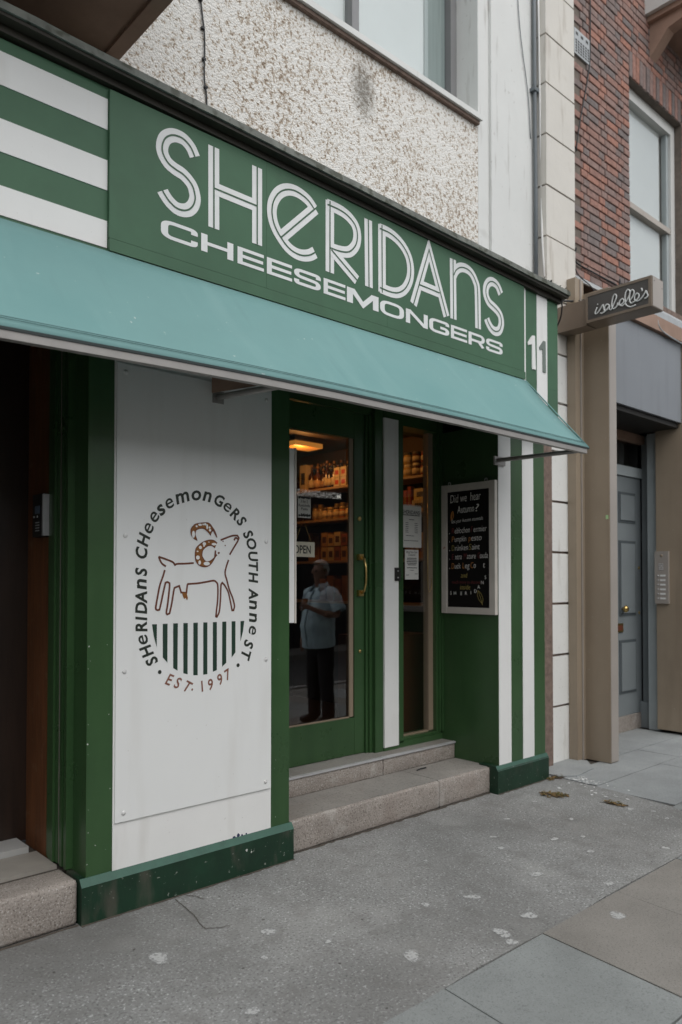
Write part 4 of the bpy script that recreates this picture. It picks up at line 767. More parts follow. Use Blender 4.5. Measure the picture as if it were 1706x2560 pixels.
vs = []; fs = []
for (x, z, me) in spots:
    if (x, z) in vset: continue
    b = len(vs); j = random.uniform(-.003, .003)
    vs += [(v.co.x+x, v.co.y+3.75+j, v.co.z+z) for v in me.vertices]; fs += [tuple(b+i for i in p.vertices) for p in me.polygons]
tag(mesh('brick_mass', vs, fs, m_brick, nb), kind='stuff')
vt = box('air_vent', 6.315, 6.605, 3.692, 3.71, 6.53, 6.77, m_flash, nb, 0.003)
for i in range(6):
    for j in range(5): box('vent_slot', 6.335+.043*i, 6.360+.043*i, 3.690, 3.6915, 6.55+.026*j, 6.566+.026*j, m_black, vt)
for i in range(3): box('vent_slot', 6.34+.09*i, 6.38+.09*i, 3.690, 3.6915, 6.715, 6.74, m_black, vt)
# sash window
nw = box('window', 7.395, 8.636, 3.90, 3.94, 4.53, 6.80, m_winframe, nb)
for (a, b) in ((7.395, 7.46), (8.54, 8.636)): box('frame', a, b, 3.79, 3.899, 4.53, 6.80, m_winframe, nw, 0.006)
box('frame', 7.46, 8.54, 3.79, 3.899, 6.68, 6.80, m_winframe, nw, 0.006); box('meeting_rail', 7.46, 8.54, 3.80, 3.88, 5.54, 5.60, M('stone_grey_rail', (0.42, 0.38, 0.34), 0.6), nw, 0.006)
box('sash_stile', 8.49, 8.539, 3.82, 3.88, 4.53, 6.68, m_greyl, nw, 0.004); box('sash_stile', 7.461, 7.50, 3.82, 3.88, 4.53, 6.68, m_greyl, nw, 0.004)
for (z0, z1) in ((4.53, 5.54), (5.60, 6.68)): pane('pane', 7.50, 8.49, 3.842, z0, z1, m_glassn, nw); box('sky_sheen_sheet', 7.50, 8.42, 3.872, 3.875, z0, z1, m_skysheet, nw)  # pale sheets paint the sky's reflection into the sash panes
box('sill', 7.30, 8.75, 3.62, 3.89, 4.455, 4.528, m_rawstone, nw, 0.008)
# projecting slab over the window
sl_ = box('balcony_slab', 7.75, 12, 3.05, 3.71, 7.62, 7.86, m_winframe, nb, 0.01); box('balcony_underside', 7.80, 12, 3.09, 3.708, 7.56, 7.619, m_soffit, sl_, 0.01)
for x in (7.85, 8.9): prism('bracket', [(3.70, 7.56), (3.12, 7.56), (3.12, 7.50), (3.50, 7.42), (3.70, 7.20)], 'x', x, x+.14, m_soffit, sl_, 0.01)
# lead flashing and gutter above the shopfront
prism('flashing', [(3.71, 4.44), (3.695, 4.44), (3.60, 4.33), (3.61, 4.325)], 'x', 6.255, 12, m_flash, nb)
gt = prism('gutter', [(3.40, 4.21), (3.40, 4.28), (3.44, 4.33), (3.60, 4.335), (3.60, 4.21)], 'x', 7.22, 12, m_flash, nb, 0.004)
box('shopfront_head', 6.40, 12, 3.455, 3.94, 3.25, 4.205, m_soffit, nb)
# brown shopfront
box('pilaster_flange', 6.096, 6.238, 3.572, 3.656, 0.0, 4.32, m_brown, nb, 0.004); box('flange_lip', 6.17, 6.185, 3.560, 3.571, 0.0, 4.32, m_brownl, nb, 0.003)
pi = box('pilaster', 6.24, 6.372, 3.335, 3.68, 0.004, 4.20, m_brown, nb, 0.003)
box('pilaster_front', 6.246, 6.370, 3.3305, 3.3345, 0.01, 4.20, m_brownl, pi, 0.001)
box('green_sticker', 6.2385, 6.2397, 3.345, 3.368, 2.145, 2.18, M('pale_green_sticker', (0.45, 0.70, 0.35), 0.6), pi)
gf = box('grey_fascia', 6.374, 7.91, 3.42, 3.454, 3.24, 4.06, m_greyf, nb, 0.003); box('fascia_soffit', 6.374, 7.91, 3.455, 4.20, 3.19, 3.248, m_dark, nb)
box('fascia_hood', 6.374, 8.6, 3.38, 3.60, 4.065, 4.205, m_soffit, gf, 0.004)
box('shopfront_panel', 7.915, 12, 3.40, 3.70, 0.035, 4.06, m_brown, nb, 0.004)
box('reveal_panel', 7.932, 8.4, 3.556, 3.71, 0.03, 3.19, m_brown, nb, 0.003); box('reveal_panel', 7.926, 8.4, 3.41, 3.553, 0.03, 3.19, m_brown, nb, 0.003)
box('recess_side', 6.374, 6.46, 3.46, 3.94, 0, 3.19, m_brown, nb)
dj = box('door_jamb', 7.99, 8.4, 3.712, 3.83, 0.0, 3.19, m_greyl, nb, 0.006); box('door_jamb', 8.09, 8.4, 3.832, 3.94, 0.0, 3.19, m_greyd, nb, 0.008)
box('jamb_plinth', 8.04, 8.09, 3.80, 3.95, 0.0, 0.28, m_greyd, dj, 0.005)
nd = box('door', 7.22, 8.085, 3.955, 4.0, 0.165, 2.72, m_greyd, nb, 0.004)
for (z0, z1) in ((0.40, 0.97), (1.225, 2.03), (2.22, 2.55)):
    for (a, b) in ((7.585, 7.955), (7.30, 7.50)):
        prism('panel_shade_edge', [(a, z0), (b, z0), (b, z1), (a, z1)], 'y', 3.949, 3.9548, M('door_shadow_line', (0.085, 0.10, 0.108), 0.5), nd); prism('panel', [(a+.03, z0+.03), (b-.03, z0+.03), (b-.03, z1-.03), (a+.03, z1-.03)], 'y', 3.938, 3.9488, m_greyd, nd, 0.009)  # darker plate paints a line of shade round each door panel
lathe('knob', [(.012, 0), (.012, -.03), (.035, -.045), (.038, -.062), (.026, -.078), (.004, -.082)], (7.63, 3.955, 1.303), m_brass, nd, 18, 'y')
sl2 = box('letter_slot', 7.52, 7.66, 3.943, 3.954, 1.055, 1.15, m_brass, nd, 0.004); box('slot_flap', 7.54, 7.64, 3.940, 3.9425, 1.075, 1.13, m_line, sl2)
for z in (1.742, 1.25): lathe('keyhole', [(.017, 0), (.017, -.005), (.012, -.007)], (8.04, 3.955, z), m_brass, nd, 12, 'y')
ts = box('transom_bar', 7.22, 8.085, 3.93, 4.0, 2.725, 2.83, m_greyl, nb, 0.005); pane('transom_glass', 7.22, 8.085, 3.962, 2.832, 3.18, m_glass, ts); box('transom_dark', 7.22, 8.085, 4.1, 4.12, 2.832, 3.18, m_wooddoor, ts)
box('transom_roll', 7.22, 8.085, 3.90, 3.96, 3.10, 3.19, m_soffit, ts, 0.02)
box('door_step', 7.22, 8.085, 3.94, 4.1, 0.0, 0.163, m_granite, nb, 0.006)
# entry panel
ep = thing('intercom', (7.92, 3.62, 1.36), 'brown metal intercom with keypad and six name buttons beside grey door', 'intercom')
box('housing', 7.885, 7.931, 3.56, 3.705, 1.36, 1.912, m_brownl, ep, 0.005)
lathe('camera_dot', [(.014, 0), (.014, -.004)], (7.885, 3.63, 1.865), m_brown, ep, 12, 'x')
for i in range(4):
    for j in range(3): lathe('key', [(.006, 0), (.006, -.004)], (7.885, 3.655-.018*j, 1.775-.018*i), m_steel, ep, 8, 'x')
for i in range(6):
    z = 1.655-.048*i; box('name_plate', 7.8825, 7.8848, 3.59, 3.647, z-.009, z+.009, m_white, ep); lathe('bell_button', [(.008, 0), (.008, -.006)], (7.885, 3.667, z), m_steel, ep, 10, 'x')
m_signb = M('dark_brown_sign_metal', (0.20, 0.155, 0.118), 0.38, 0.12, 4, 0.1, 60)
# projecting sign
ps = thing('projecting_sign', (6.0, 3.2, 3.8), "brown box sign projecting over the pavement with white isabelle's script", 'sign')
box('arm', 5.945, 6.105, 3.372, 3.655, 3.80, 4.028, m_signb, ps, 0.005)
box('sign_box', 5.93, 6.12, 2.79, 3.37, 3.808, 4.058, m_signb, ps, 0.005); box('end_plate', 5.936, 6.118, 2.786, 2.7895, 3.815, 4.052, m_brownl, ps, 0.001)
box('panel', 5.924, 5.9295, 2.815, 3.35, 3.832, 4.034, M('dark_grey_sign_glass', (0.07, 0.065, 0.062), 0.3, 0.15, 5), ps)
for (a, b, c, d) in ((2.792, 2.815, 3.81, 4.056), (3.35, 3.37, 3.81, 4.056), (2.815, 3.35, 3.81, 3.832), (2.815, 3.35, 4.034, 4.056)): box('frame', 5.919, 5.9298, a, b, c, d, m_signb, ps, 0.002)
for y in (2.80,): 
    for (x, z) in ((5.96, 4.02), (6.10, 3.99)): lathe('screw', [(.004, 0), (.004, -.002)], (x, 2.7862, z), m_black, ps, 8, 'y')
for pth in NEON:
    pp = crom(pth, 4, 100) if len(pth) > 3 else [Vector(q) for q in pth]; tube('script_lettering', [(5.917, v.x, v.y) for v in pp], .0055, m_letter, ps, 6)
# ------------------------------------------------------------------ pipes and cables
dp = thing('drainpipe', (5.735, 3.74, 3.93), 'slim grey drainpipe running up beside the white stone quoins', 'drainpipe')
tube('pipe', [(5.742, 3.745, 3.93), (5.745, 3.745, 5.0), (5.735, 3.745, 6.0), (5.735, 3.745, 8.8)], .017, m_pipe, dp, 12); box('clip', 5.70, 5.77, 3.72, 3.774, 5.92, 5.95, m_pipe, dp, 0.004)
def cable(pts, r, label, sub=6, mat=None):
    P_ = [Vector(p) for p in pts]; out = [P_[0]]
    for i in range(len(P_)-1):
        p0 = P_[i-1] if i else P_[0]*2-P_[1]; p1, p2 = P_[i], P_[i+1]; p3 = P_[i+2] if i+2 < len(P_) else P_[-1]*2-P_[-2]
        for k in range(1, sub+1): t = k/sub; out.append(.5*((2*p1)+(p2-p0)*t+(2*p0-5*p1+4*p2-p3)*t*t+(3*p1-p0-3*p2+p3)*t**3))
    return tag(tube('cable', out, r, mat or m_cable, None, 6), label, 'cable')
wc = cable([(2.39, 3.79, 4.00), (2.39, 3.79, 4.41), (2.37, 3.785, 4.55), (2.372, 3.788, 4.8), (2.345, 3.79, 5.05), (2.34, 3.79, 5.6)], .005, 'thin black cable running up the pebbledash wall with clips')
for (x_, z_) in ((2.385, 4.5), (2.372, 4.66), (2.362, 4.84), (2.346, 5.0)): box('clip', x_-.012, x_+.008, 3.781, 3.7995, z_-.006, z_+.006, m_cable, wc)
cable([(4.95, 3.70, 3.93), (5.10, 3.70, 4.08), (5.30, 3.70, 4.11), (5.50, 3.70, 4.02), (5.66, 3.68, 3.93)], .009, 'black cable arching along wall over right end of shop cornice')
cable([(5.76, 3.72, 6.9), (5.79, 3.72, 5.2), (5.775, 3.70, 4.6), (5.79, 3.68, 4.2), (5.80, 3.66, 3.95)], .010, 'white cable hanging beside the grey drainpipe', mat=m_white)
cable([(5.55, 3.5, 3.95), (5.78, 3.62, 4.06), (5.95, 3.64, 4.09), (6.15, 3.58, 4.12), (6.40, 3.56, 4.20)], .009, 'black cable from shop cornice across white quoin to sign arm')
cable([(6.255, 3.65, 4.66), (6.30, 3.69, 4.56), (6.6, 3.69, 4.545), (7.0, 3.69, 4.545), (7.13, 3.69, 4.545), (7.15, 3.69, 4.62)], .0075, 'black cable pinned along lowest brick course')
cable([(6.27, 3.685, 4.60), (6.32, 3.68, 4.45), (6.42, 3.60, 4.33), (6.46, 3.55, 4.22)], .006, 'short black cable dropping from brickwork to lead flashing')
cable([(5.62, 3.42, 3.98), (5.66, 3.44, 3.90), (5.72, 3.50, 3.82), (5.745, 3.60, 3.72)], .006, 'short loose wire hanging below cornice corner beside sign arm')
cable([(6.60, 3.69, 8.6), (6.60, 3.69, 6.8), (6.55, 3.69, 6.4), (6.40, 3.69, 5.9), (6.33, 3.69, 5.6)], .006, 'thin cable running down the brick wall past the air vent')
cable([(5.46, 3.765, 8.0), (5.52, 3.765, 6.6), (5.66, 3.765, 5.9), (5.70, 3.765, 5.5)], .004, 'thin grey wire on white plaster pier', mat=m_pipe)
cable([(7.30, 3.39, 4.22), (7.34, 3.38, 4.10), (7.55, 3.38, 4.06), (7.95, 3.38, 4.04), (8.3, 3.38, 4.0)], .007, 'pale cable looping under the gutter of the neighbouring shopfront', mat=m_flash)
tag(tube('twig', [(4.22, 3.79, .199), (4.27, 3.80, .200), (4.30, 3.79, .203), (4.33, 3.80, .200)], .005, m_cable, None, 6), 'small black twig lying on the lower granite step', 'twig')
# ------------------------------------------------------------------ interior goods
lamp = thing('ceiling_lamp', (4.60, 5.6, 2.87), 'warm glowing ceiling lamp inside the shop near the shelves', 'lamp')
box('diffuser', 4.44, 4.78, 5.50, 5.72, 2.872, 2.915, m_lampglow, lamp, 0.01); box('housing', 4.42, 4.80, 5.48, 5.74, 2.916, 2.96, m_inwall, lamp, 0.005)
def warm(loc, e, par):
    l = bpy.data.lights.new('warm_bulb', 'POINT'); l.energy = e; l.color = (1.0, 0.45, 0.13); l.shadow_soft_size = 0.08; o = bpy.data.objects.new('bulb', l); COL.objects.link(o); o.parent = par; o.location = Vector(loc)-par.location
warm((4.55, 5.55, 2.80), 8, lamp)
fill_lamp = thing('ceiling_lamp', (4.62, 4.62, 2.88), 'added unseen warm lamp lighting the shelf goods behind the side window', 'lamp')  # unseen fill lamp, added to light the goods on the shelves
lathe('fill_lamp_head', [(.03, .08), (.045, .06), (.05, 0.0)], (4.62, 4.62, 2.88), m_black, fill_lamp, 14); warm((4.62, 4.62, 2.85), 3.2, fill_lamp)
def bottle(y, h, r, col, lab, label, x=5.05, z=2.531, neck=.32):
    t = thing('bottle', (x, y, z), label, 'bottle', 'bottles on the top shop shelf'); m = M('bottle_glass', col, 0.12, 0.05, spec=.8)
    lathe('glass_body', [(r*.9, 0), (r, .01), (r, h*(1-neck-.12)), (r*.8, h*(1-neck-.05)), (r*.36, h*(1-neck+.03)), (r*.32, h*.93), (r*.38, h*.94), (r*.38, h)], (x, y, z), m, t, 16)
    lathe('cap', [(r*.40, 0), (r*.40, h*.10), (r*.30, h*.102)], (x, y, z+h*.92), M('bottle_cap', (0.30, 0.16, 0.06), 0.4), t, 12); lathe('label', [(r*1.012, 0), (r*1.012, h*.30)], (x, y, z+h*.10), M('bottle_label', lab, 0.7), t, 16)
BR, CR = (0.06, 0.02, 0.008), (0.62, 0.50, 0.32)
for a in [(5.98, .26, .036, BR, CR, 'dark brown bottle at the left end of the top shelf row'), (5.885, .235, .046, (0.12, 0.04, 0.012), (0.55, 0.36, 0.2), 'broad amber bottle with orange label on the top shelf'), (5.745, .275, .033, BR, CR, 'tallest slim bottle with gold neck on the top shelf'), (5.70, .245, .028, (0.03, 0.015, 0.008), CR, 'slim dark bottle right of the tallest bottle'), (5.635, .26, .030, (0.04, 0.02, 0.01), (0.66, 0.56, 0.40), 'dark bottle beside the stacked cream boxes'), (5.80, .20, .03, BR, (0.4, 0.25, 0.15), 'short dark bottle behind the amber one')]: bottle(*a)
def carton(x, y, z, dx, dy, h, col, label, cat='box', stripe=None, group='boxes on the shop shelves', rz=0):
    t = thing('carton', (x, y, z), label, cat, group); box('body', x-dx/2, x+dx/2, y-dy/2, y+dy/2, z, z+h, M('carton', col, 0.6, 0.06, 10), t, 0.003)
    box('front_label', x-dx/2-.001, x-dx/2-.0002, y-dy*.3, y+dy*.3, z+h*.25, z+h*.7, M('carton_label', stripe or (0.25, 0.12, 0.05), 0.6), t)
for i, (y, k) in enumerate(((5.565, 0), (5.47, 0), (5.565, 1), (5.47, 1))): carton(5.07, y, 2.531+.097*k, .10, .085, .094, (0.60, 0.50, 0.30), ('lower', 'upper')[k]+' cream box '+('left', 'right')[i % 2]+' in the stacked pair at end of bottles', stripe=(0.5, 0.08, 0.05))
carton(5.07, 6.09, 2.531, .10, .10, .27, (0.62, 0.50, 0.30), 'tall cream carton at far left of the top shelf', stripe=(0.05, 0.04, 0.03))
def jar(y, z, h, r, col, lid, label, x=5.06):
    t = thing('jar', (x, y, z), label, 'jar', 'jars on the shop shelves'); lathe('glass_body', [(r*.9, 0), (r, .006), (r, h*.72), (r*.8, h*.80)], (x, y, z), M('jar_contents', col, 0.2, 0.2, 20), t, 16); lathe('lid', [(r*.86, h*.78), (r*.88, h*.98), (r*.8, h)], (x, y, z), M('jar_lid', lid, 0.35), t, 16); lathe('label', [(r*1.01, h*.18), (r*1.01, h*.6)], (x, y, z), M('jar_label', (0.6, 0.48, 0.3), 0.7), t, 16)
for a in [(4.645, 2.531, .115, .042, (0.5, 0.33, 0.12), (0.75, 0.65, 0.45), 'pale jar at left of lower row behind the side window'), (4.54, 2.531, .12, .042, (0.10, 0.04, 0.02), (0.7, 0.6, 0.4), 'dark jar at the middle of lower row behind side window'), (4.44, 2.531, .115, .042, (0.20, 0.05, 0.02), (0.12, 0.08, 0.05), 'red-brown jar at right of lower row behind side window'), (4.645, 2.648, .11, .040, (0.45, 0.30, 0.12), (0.06, 0.05, 0.04), 'pale jar stacked on the left jar behind side window'), (4.54, 2.653, .10, .040, (0.12, 0.05, 0.02), (0.10, 0.07, 0.05), 'dark jar stacked on the middle jar behind side window'), (4.44, 2.648, .10, .038, (0.25, 0.07, 0.03), (0.2, 0.05, 0.03), 'red jar stacked on the right jar behind side window')]: jar(*a)
carton(5.08, 4.47, 2.216, .15, .16, .10, (0.55, 0.42, 0.16), 'lower yellow box behind the paper notices in side window', stripe=(0.08, 0.06, 0.03)); carton(5.10, 4.46, 2.318, .15, .17, .10, (0.60, 0.48, 0.18), 'upper yellow box leaning on another behind side window', stripe=(0.08, 0.06, 0.03))
for i, (y, h) in enumerate(((4.66, .20), (4.61, .23))): carton(5.06, y, 2.216, .05, .04, h, (0.35, 0.05, 0.03), ('left', 'right')[i]+' red packet beside the yellow boxes', 'packet', group='red packets on the shop shelf')
for i, y in enumerate((5.78, 5.70, 5.61, 5.52, 5.43)): jar(y, 2.216, .12, .036, [(0.5, 0.36, 0.18), (0.42, 0.30, 0.16), (0.55, 0.38, 0.16), (0.5, 0.2, 0.06), (0.5, 0.35, 0.15)][i], [(0.15, 0.1, 0.06), (0.6, 0.45, 0.2)][i % 2], ['first', 'second', 'third', 'fourth', 'fifth'][i]+' tin from the left on the second shelf behind door')
for i in range(8):
    r_, c_ = divmod(i, 4); carton(5.06, 5.73-.098*c_, 1.801+.145*r_, .12, .09, .135-.02*(c_ % 2)*r_, [(0.55, 0.38, 0.16), (0.45, 0.27, 0.10), (0.30, 0.10, 0.04), (0.60, 0.48, 0.26)][(i*3+r_) % 4], ['bottom', 'top'][r_]+' row chequered tin, '+['first', 'second', 'third', 'fourth'][c_]+' from left, on the third shelf', 'tin', stripe=(0.10, 0.05, 0.03), group='chequered tins on third shelf')
for i in range(5): carton(5.07, 5.75-.11*i, 1.401, .14, .095, .22+.03*(i % 2), [(0.20, 0.08, 0.03), (0.28, 0.13, 0.05)][i % 2], ['first', 'second', 'third', 'fourth', 'fifth'][i]+' brown packet from left on the fourth shelf', 'packet', group='brown packets on fourth shelf')
ORD = 'first second third fourth fifth sixth seventh eighth ninth tenth eleventh twelfth thirteenth fourteenth fifteenth sixteenth'.split()
for i in range(16): bottle(5.40+.052*i+random.uniform(-.008, .008), random.uniform(.22, .30), random.uniform(.026, .034), random.choice([BR, (0.03, 0.02, 0.01), (0.10, 0.04, 0.01), (0.02, 0.03, 0.01)]), random.choice([CR, (0.5, 0.3, 0.12), (0.35, 0.08, 0.05)]), 'dark bottle, '+ORD[i]+' from the right in the back row of the top shelf', x=5.17)
for i in range(9): jar(5.40+.085*i, 2.216, random.uniform(.13, .20), .036, random.choice([(0.4, 0.25, 0.1), (0.25, 0.08, 0.03), (0.5, 0.4, 0.2)]), random.choice([(0.5, 0.35, 0.15), (0.1, 0.06, 0.04)]), 'jar, '+ORD[i]+' from the right in the back row of the second shelf', x=5.19)
for i in range(10): carton(5.20, 5.36+.085*i, 1.801, .08, .08, random.uniform(.20, .32), random.choice([(0.40, 0.22, 0.08), (0.22, 0.08, 0.03), (0.5, 0.36, 0.16)]), 'tall packet, '+ORD[i]+' from the right in the back row of the third shelf', 'packet', group='back row packets on third shelf')
for i in range(5): carton(5.08, 4.32+.075*i, 1.801, .10, .066, random.uniform(.18, .30), random.choice([(0.45, 0.24, 0.07), (0.30, 0.10, 0.03), (0.5, 0.34, 0.12)]), 'amber packet, '+ORD[i]+' from the right on the shelf behind the side window notices', 'packet', group='packets behind side window notices')
# ------------------------------------------------------------------ far side of the street (seen in the door glass)
ob = thing('opposite_building', (14, -6.0, 0), 'low pale rendered building across the street with dark shopfront and white-lettered sign', 'building')
box('wall', -14, 30, -12, -6.02, 0, 4.9, m_opp, ob); box('shopfront', 8.2, 14.5, -6.018, -5.9, 0.0, 3.4, m_oppshop, ob); box('sign_band', 8.2, 14.5, -6.018, -5.86, 3.402, 4.05, m_oppshop, ob)  # wall made pale and low to bring more light onto the shopfront
for i, x in enumerate((9.0, 11.9)):
    wd = box('window', x, x+1.2, -6.03, -5.985, 4.3, 4.8, m_winframe, ob); box('pane', x+.08, x+1.12, -5.984, -5.975, 4.36, 4.74, m_black, wd); box('shop_pane', x-.4, x+1.8, -5.899, -5.89, .7, 2.9, m_black, ob)
text('lettering', 'MONAGHAN,S C', lambda a, b, h: (12.80-a, -5.855+h, 3.64+b), m_oppglow, ob, width=1.62, height=.155, bold=.01)
# ------------------------------------------------------------------ the man standing on the pavement, seen mirrored in the door
def skin(name, V, E_, mat, parent, sub=2, rootv=0, extra=None):
    me = bpy.data.meshes.new(name); me.from_pydata([v[:3] for v in V], E_, []); o = bpy.data.objects.new(name, me); COL.objects.link(o)
    mo = o.modifiers.new('s', 'SKIN'); mo.use_smooth_shade = True; mo.branch_smoothing = .4
    sv = me.skin_vertices[0].data
    for i, v in enumerate(V): sv[i].radius = (v[3], v[4] if len(v) > 4 else v[3]); sv[i].use_root = (i == rootv)
    ss = o.modifiers.new('u', 'SUBSURF'); ss.levels = sub; ss.render_levels = sub
    bpy.context.view_layer.update(); out = bpy.data.meshes.new_from_object(o.evaluated_get(bpy.context.evaluated_depsgraph_get()))
    bpy.data.objects.remove(o); bpy.data.meshes.remove(me); out.name = name; out.materials.clear(); out.materials.append(mat)
    for p in out.polygons: p.use_smooth = True
    q = bpy.data.objects.new(name, out); COL.objects.link(q); q.parent = parent; return q
man = thing('person', (5.62, 1.67, 0), 'person in pale blue short-sleeved shirt and dark trousers with hand raised to chest', 'person')
# faces -x; right hand is on the +y side
V = [(0, 0, .98, .11, .10), (-.005, 0, 1.18, .11, .11), (0, 0, 1.38, .10, .11), (.01, 0, 1.50, .068), (-.005, 0, 1.575, .056), (-.015, 0, 1.635, .066, .060), (-.012, 0, 1.70, .092, .074), (.0, 0, 1.765, .084, .070), (.004, 0, 1.81, .045),
     (.012, .17, 1.462, .052), (.03, .27, 1.22, .045), (-.09, .22, 1.23, .040), (-.215, .12, 1.29, .027), (-.265, .085, 1.315, .030, .018),
     (.012, -.17, 1.462, .052), (.03, -.26, 1.21, .045), (-.03, -.27, .98, .030), (-.045, -.265, .905, .020, .032),
     (.0, .10, .90, .095), (-.01, .11, .50, .062), (.025, .115, .10, .036), (-.02, .12, .05, .030, .022), (-.12, .132, .035, .024, .018),
     (.0, -.10, .90, .095), (-.01, -.11, .50, .062), (.025, -.115, .10, .036), (-.02, -.12, .05, .030, .022), (-.12, -.132, .035, .024, .018)]
E_ = [(0, 1), (1, 2), (2, 3), (3, 4), (4, 5), (5, 6), (6, 7), (7, 8), (2, 9), (9, 10), (10, 11), (11, 12), (12, 13), (2, 14), (14, 15), (15, 16), (16, 17), (0, 18), (18, 19), (19, 20), (20, 21), (21, 22), (0, 23), (23, 24), (24, 25), (25, 26), (26, 27)]
def finger(base, pts):
    p = base
    for q in pts: V.append((*q, .0095)); E_.append((p, len(V)-1)); p = len(V)-1
finger(13, [(-.300, .070, 1.345), (-.318, .045, 1.340), (-.312, .022, 1.325)]); finger(13, [(-.303, .062, 1.325), (-.322, .034, 1.318), (-.312, .012, 1.306)])
finger(13, [(-.300, .058, 1.303), (-.316, .030, 1.297), (-.304, .010, 1.290)]); finger(13, [(-.290, .056, 1.284), (-.302, .034, 1.278), (-.292, .016, 1.274)]); finger(13, [(-.262, .075, 1.345), (-.282, .045, 1.360), (-.300, .028, 1.352)])
finger(17, [(-.062, -.262, .855), (-.066, -.258, .82), (-.058, -.254, .795)]); finger(17, [(-.046, -.270, .848), (-.05, -.268, .812), (-.044, -.264, .786)]); finger(17, [(-.030, -.270, .852), (-.034, -.268, .818), (-.030, -.264, .795)]); finger(17, [(-.016, -.266, .860), (-.018, -.262, .832), (-.018, -.26, .812)]); finger(17, [(-.072, -.250, .890), (-.088, -.238, .865), (-.090, -.232, .845)])
body = skin('body', V, E_, m_skin, man)
lo = man.location
def at(x, y, z): return (lo.x+x, lo.y+y, lo.z+z)
def loft(rings, n=28, cap=(False, False)):
    """rings of (cx, cy, cz, rx, ry, tilt) -> verts, faces; fabric creases come from a little noise"""
    vs = []; fs = []
    for (cx_, cy_, cz_, rx, ry, tl) in rings:
        for k in range(n):
            t = 2*math.pi*k/n; p = Vector((cx_+rx*math.cos(t), cy_+ry*math.sin(t), cz_+tl*math.cos(t)))
            d = mnoise.noise(Vector((p.x*9, p.y*9, p.z*16)))*.010; q = Vector((math.cos(t), math.sin(t), 0)); vs.append(Vector(at(*(p+q*d))))
    for i in range(len(rings)-1):
        for k in range(n): fs.append((i*n+k, i*n+(k+1) % n, (i+1)*n+(k+1) % n, (i+1)*n+k))
    if cap[0]: fs.append(tuple(range(n)))
    if cap[1]: fs.append(tuple(range((len(rings)-1)*n, len(rings)*n)))
    return vs, fs
def interp(R_, m=4):
    out = []
    for p, q in zip(R_, R_[1:]): out += [tuple(p[j]+(q[j]-p[j])*k/m for j in range(6)) for k in range(m)]
    return out+[R_[-1]]
def limb(pts, n=20, m=5):
    P = []; R_ = []
    for (p, q) in zip(pts, pts[1:]):
        for k in range(m): P.append(Vector(p[:3]).lerp(Vector(q[:3]), k/m)); R_.append(p[3]+(q[3]-p[3])*k/m)
    P.append(Vector(pts[-1][:3])); R_.append(pts[-1][3]); vs = []; fs = []
    for i, p in enumerate(P):
        d = (P[min(i+1, len(P)-1)]-P[max(i-1, 0)]).normalized(); a_ = d.cross(Vector((1, 0, 0))).normalized(); b_ = d.cross(a_)
        for k in range(n):
            t = 2*math.pi*k/n; o_ = a_*math.cos(t)+b_*math.sin(t); w_ = p+o_*(R_[i]+mnoise.noise((p+o_*.1)*14)*.008); vs.append(Vector(at(*w_)))
    for i in range(len(P)-1):
        for k in range(n): fs.append((i*n+k, i*n+(k+1) % n, (i+1)*n+(k+1) % n, (i+1)*n+k))
    fs.append(tuple(range(n))); return vs, fs
def joinm(name, parts, mat):
    vs = []; fs = []
    for v, f in parts: b_ = len(vs); vs += v; fs += [tuple(b_+i for i in q) for q in f]
    return mesh(name, vs, fs, mat, man, True)
torso = interp([(-.02, 0, .865, .165, .205, .02), (-.03, 0, .98, .178, .212, 0), (-.042, 0, 1.10, .188, .208, 0), (-.028, 0, 1.24, .168, .204, 0), (-.006, 0, 1.37, .145, .205, 0), (.004, 0, 1.44, .125, .200, 0), (.010, 0, 1.49, .100, .165, .012), (.012, 0, 1.525, .082, .105, .02), (.010, 0, 1.555, .072, .076, .022)], 5)
joinm('shirt', [loft(torso), limb([(.008, .13, 1.468, .070), (.012, .19, 1.452, .078), (.024, .245, 1.37, .076), (.034, .285, 1.265, .080)]), limb([(.008, -.13, 1.468, .070), (.012, -.19, 1.452, .078), (.026, -.235, 1.37, .076), (.034, -.268, 1.255, .080)])], m_shirt)
joinm('trousers', [loft(interp([(0, 0, .75, .085, .135, 0), (0, 0, .80, .115, .17, 0), (0, 0, .88, .138, .180, 0), (0, 0, .985, .140, .175, 0)]), cap=(True, True)), limb([(0, .088, .88, .098), (-.005, .10, .70, .096), (-.012, .112, .50, .080), (.012, .118, .25, .074), (.018, .12, .055, .072)]), limb([(0, -.088, .88, .098), (-.005, -.10, .70, .096), (-.012, -.112, .50, .080), (.012, -.118, .25, .074), (.018, -.12, .055, .072)])], m_trous)
cv = []; cf = []; nk = 26
for k in range(nk+1):
    t = math.radians(-145+290*k/nk); fr_ = abs(t)/math.radians(145)
    for (r_, z_) in ((.074, 1.600-.035*fr_), (.086, 1.590-.04*fr_), (.106+.02*fr_, 1.535-.055*fr_), (.098+.02*fr_, 1.530-.055*fr_)): cv.append(at(.008+r_*math.cos(t)*(.95+.12*fr_), r_*math.sin(t), z_))
for k in range(nk):
    for j in range(3): cf.append((4*k+j, 4*k+j+1, 4*k+5+j, 4*k+4+j))
mesh('collar', cv, cf, m_shirt, man, True)
for s in (1, -1): skin('shoe', [(.075, .118*s, .06, .055, .060), (-.03, .125*s, .052, .056, .052), (-.18, .138*s, .040, .054, .038)], [(0, 1), (1, 2)], m_shoe, man)
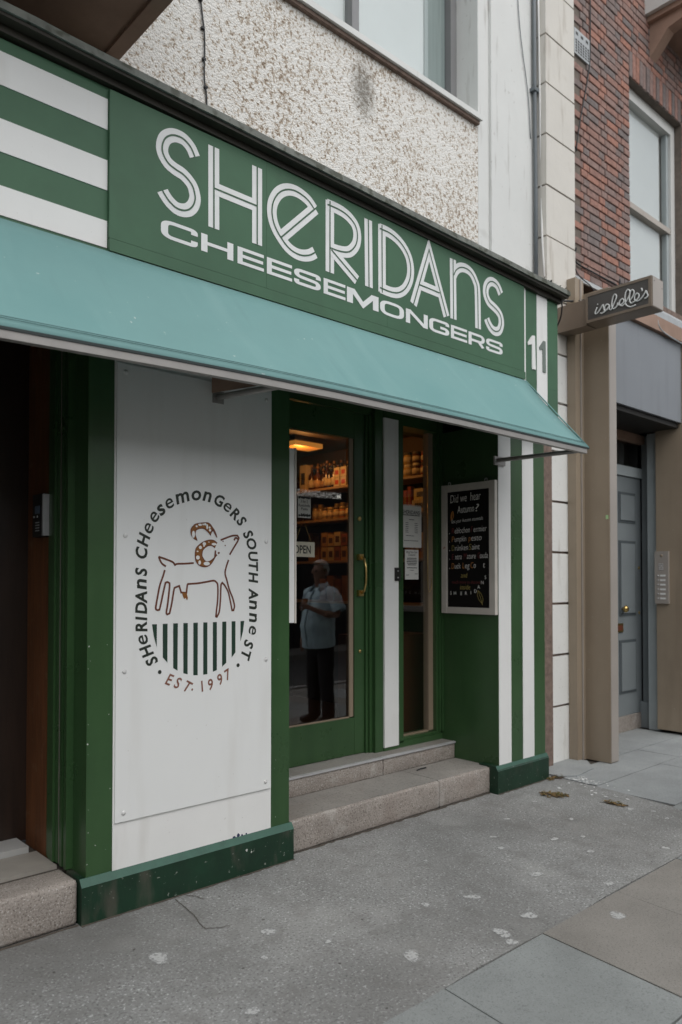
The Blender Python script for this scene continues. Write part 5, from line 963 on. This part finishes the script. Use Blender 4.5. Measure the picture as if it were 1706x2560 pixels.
def ball(nm, c, r, mat, par, n=14, sx=(1, 1, 1)):
    vs = []; fs = []
    for i in range(n+1):
        a = math.pi*i/n
        for k in range(n): t = 2*math.pi*k/n; vs.append((c[0]+sx[0]*r*math.sin(a)*math.cos(t), c[1]+sx[1]*r*math.sin(a)*math.sin(t), c[2]+sx[2]*r*math.cos(a)))
    for i in range(n):
        for k in range(n): fs.append((i*n+k, i*n+(k+1) % n, (i+1)*n+(k+1) % n, (i+1)*n+k))
    return mesh(nm, vs, fs, mat, par, True)
# shirt placket, buttons and breast pocket with a case in it
tube('placket', [at(-.095, 0, 1.50), at(-.125, 0, 1.44), at(-.155, 0, 1.36), at(-.198, 0, 1.24), at(-.230, 0, 1.10), at(-.208, 0, .98), at(-.186, 0, .87)], .009, M('shirt_seam', (0.30, 0.42, 0.50), 0.8), man, 6)
for z_, x_ in ((1.36, -.162), (1.24, -.206), (1.12, -.236), (1.0, -.220)): ball('button', at(x_, 0, z_), .007, m_white, man, 8)
box('pocket_case', lo.x-.165, lo.x-.135, lo.y-.115, lo.y-.055, 1.30, 1.40, M('brown_leather_case', (0.16, 0.06, 0.025), 0.6), man, .008)
def hairshell():
    vs = []; fs = []; n = 28; keep = {}
    c0 = Vector(at(.004, 0, 1.733))
    for i in range(n+1):
        a = math.pi*i/n
        for k in range(n):
            t = 2*math.pi*k/n; j = 1+random.uniform(-.03, .03); d = Vector((math.sin(a)*math.cos(t), math.sin(a)*math.sin(t), math.cos(a)))
            vs.append(c0+Vector((d.x*.106*j, d.y*.091*j, d.z*.108*j)))
    for i in range(n):
        for k in range(n):
            q = (i*n+k, i*n+(k+1) % n, (i+1)*n+(k+1) % n, (i+1)*n+k); m = sum((vs[x] for x in q), Vector())/4-c0
            if m.z > .045+max(0, -m.x)*.35 or (m.x > .02 and m.z > -.075) or (m.x > -.02 and m.z > .0): fs.append(q)
    o = mesh('hair', vs, fs, m_hair, man, True); sm = o.modifiers.new('t', 'SOLIDIFY'); sm.thickness = .012; return o
hairshell()
skin('nose', [(-.098, 0, 1.725, .010), (-.122, 0, 1.692, .013), (-.102, 0, 1.678, .012)], [(0, 1), (1, 2)], m_skin, man, 1)
for s in (1, -1):
    ball('ear', at(.012, .088*s, 1.70), .030, m_skin, man, 10, (.6, .35, 1)); ball('eye', at(-.090, .032*s, 1.712), .011, m_trous, man, 8)
    tube('glasses', [at(-.104+.0*math.cos(t), .034*s+.024*math.cos(t), 1.711+.018*math.sin(t)) for t in [k*6.28/14 for k in range(15)]], .0022, m_black, man, 6); tube('glasses', [at(-.104, .058*s, 1.714), at(-.03, .086*s, 1.718), at(.02, .092*s, 1.712)], .002, m_black, man, 6)
ball('mouth', at(-.094, 0, 1.648), .020, M('lips', (0.28, 0.11, 0.09), 0.5), man, 10, (.35, 1.1, .25))
tag(tube('pipe', [at(-.318, .03, 1.33), at(-.335, .01, 1.37), at(-.345, 0, 1.40)], .006, m_cable, None, 8), 'small dark smoking pipe held in the raised hand', 'smoking pipe')
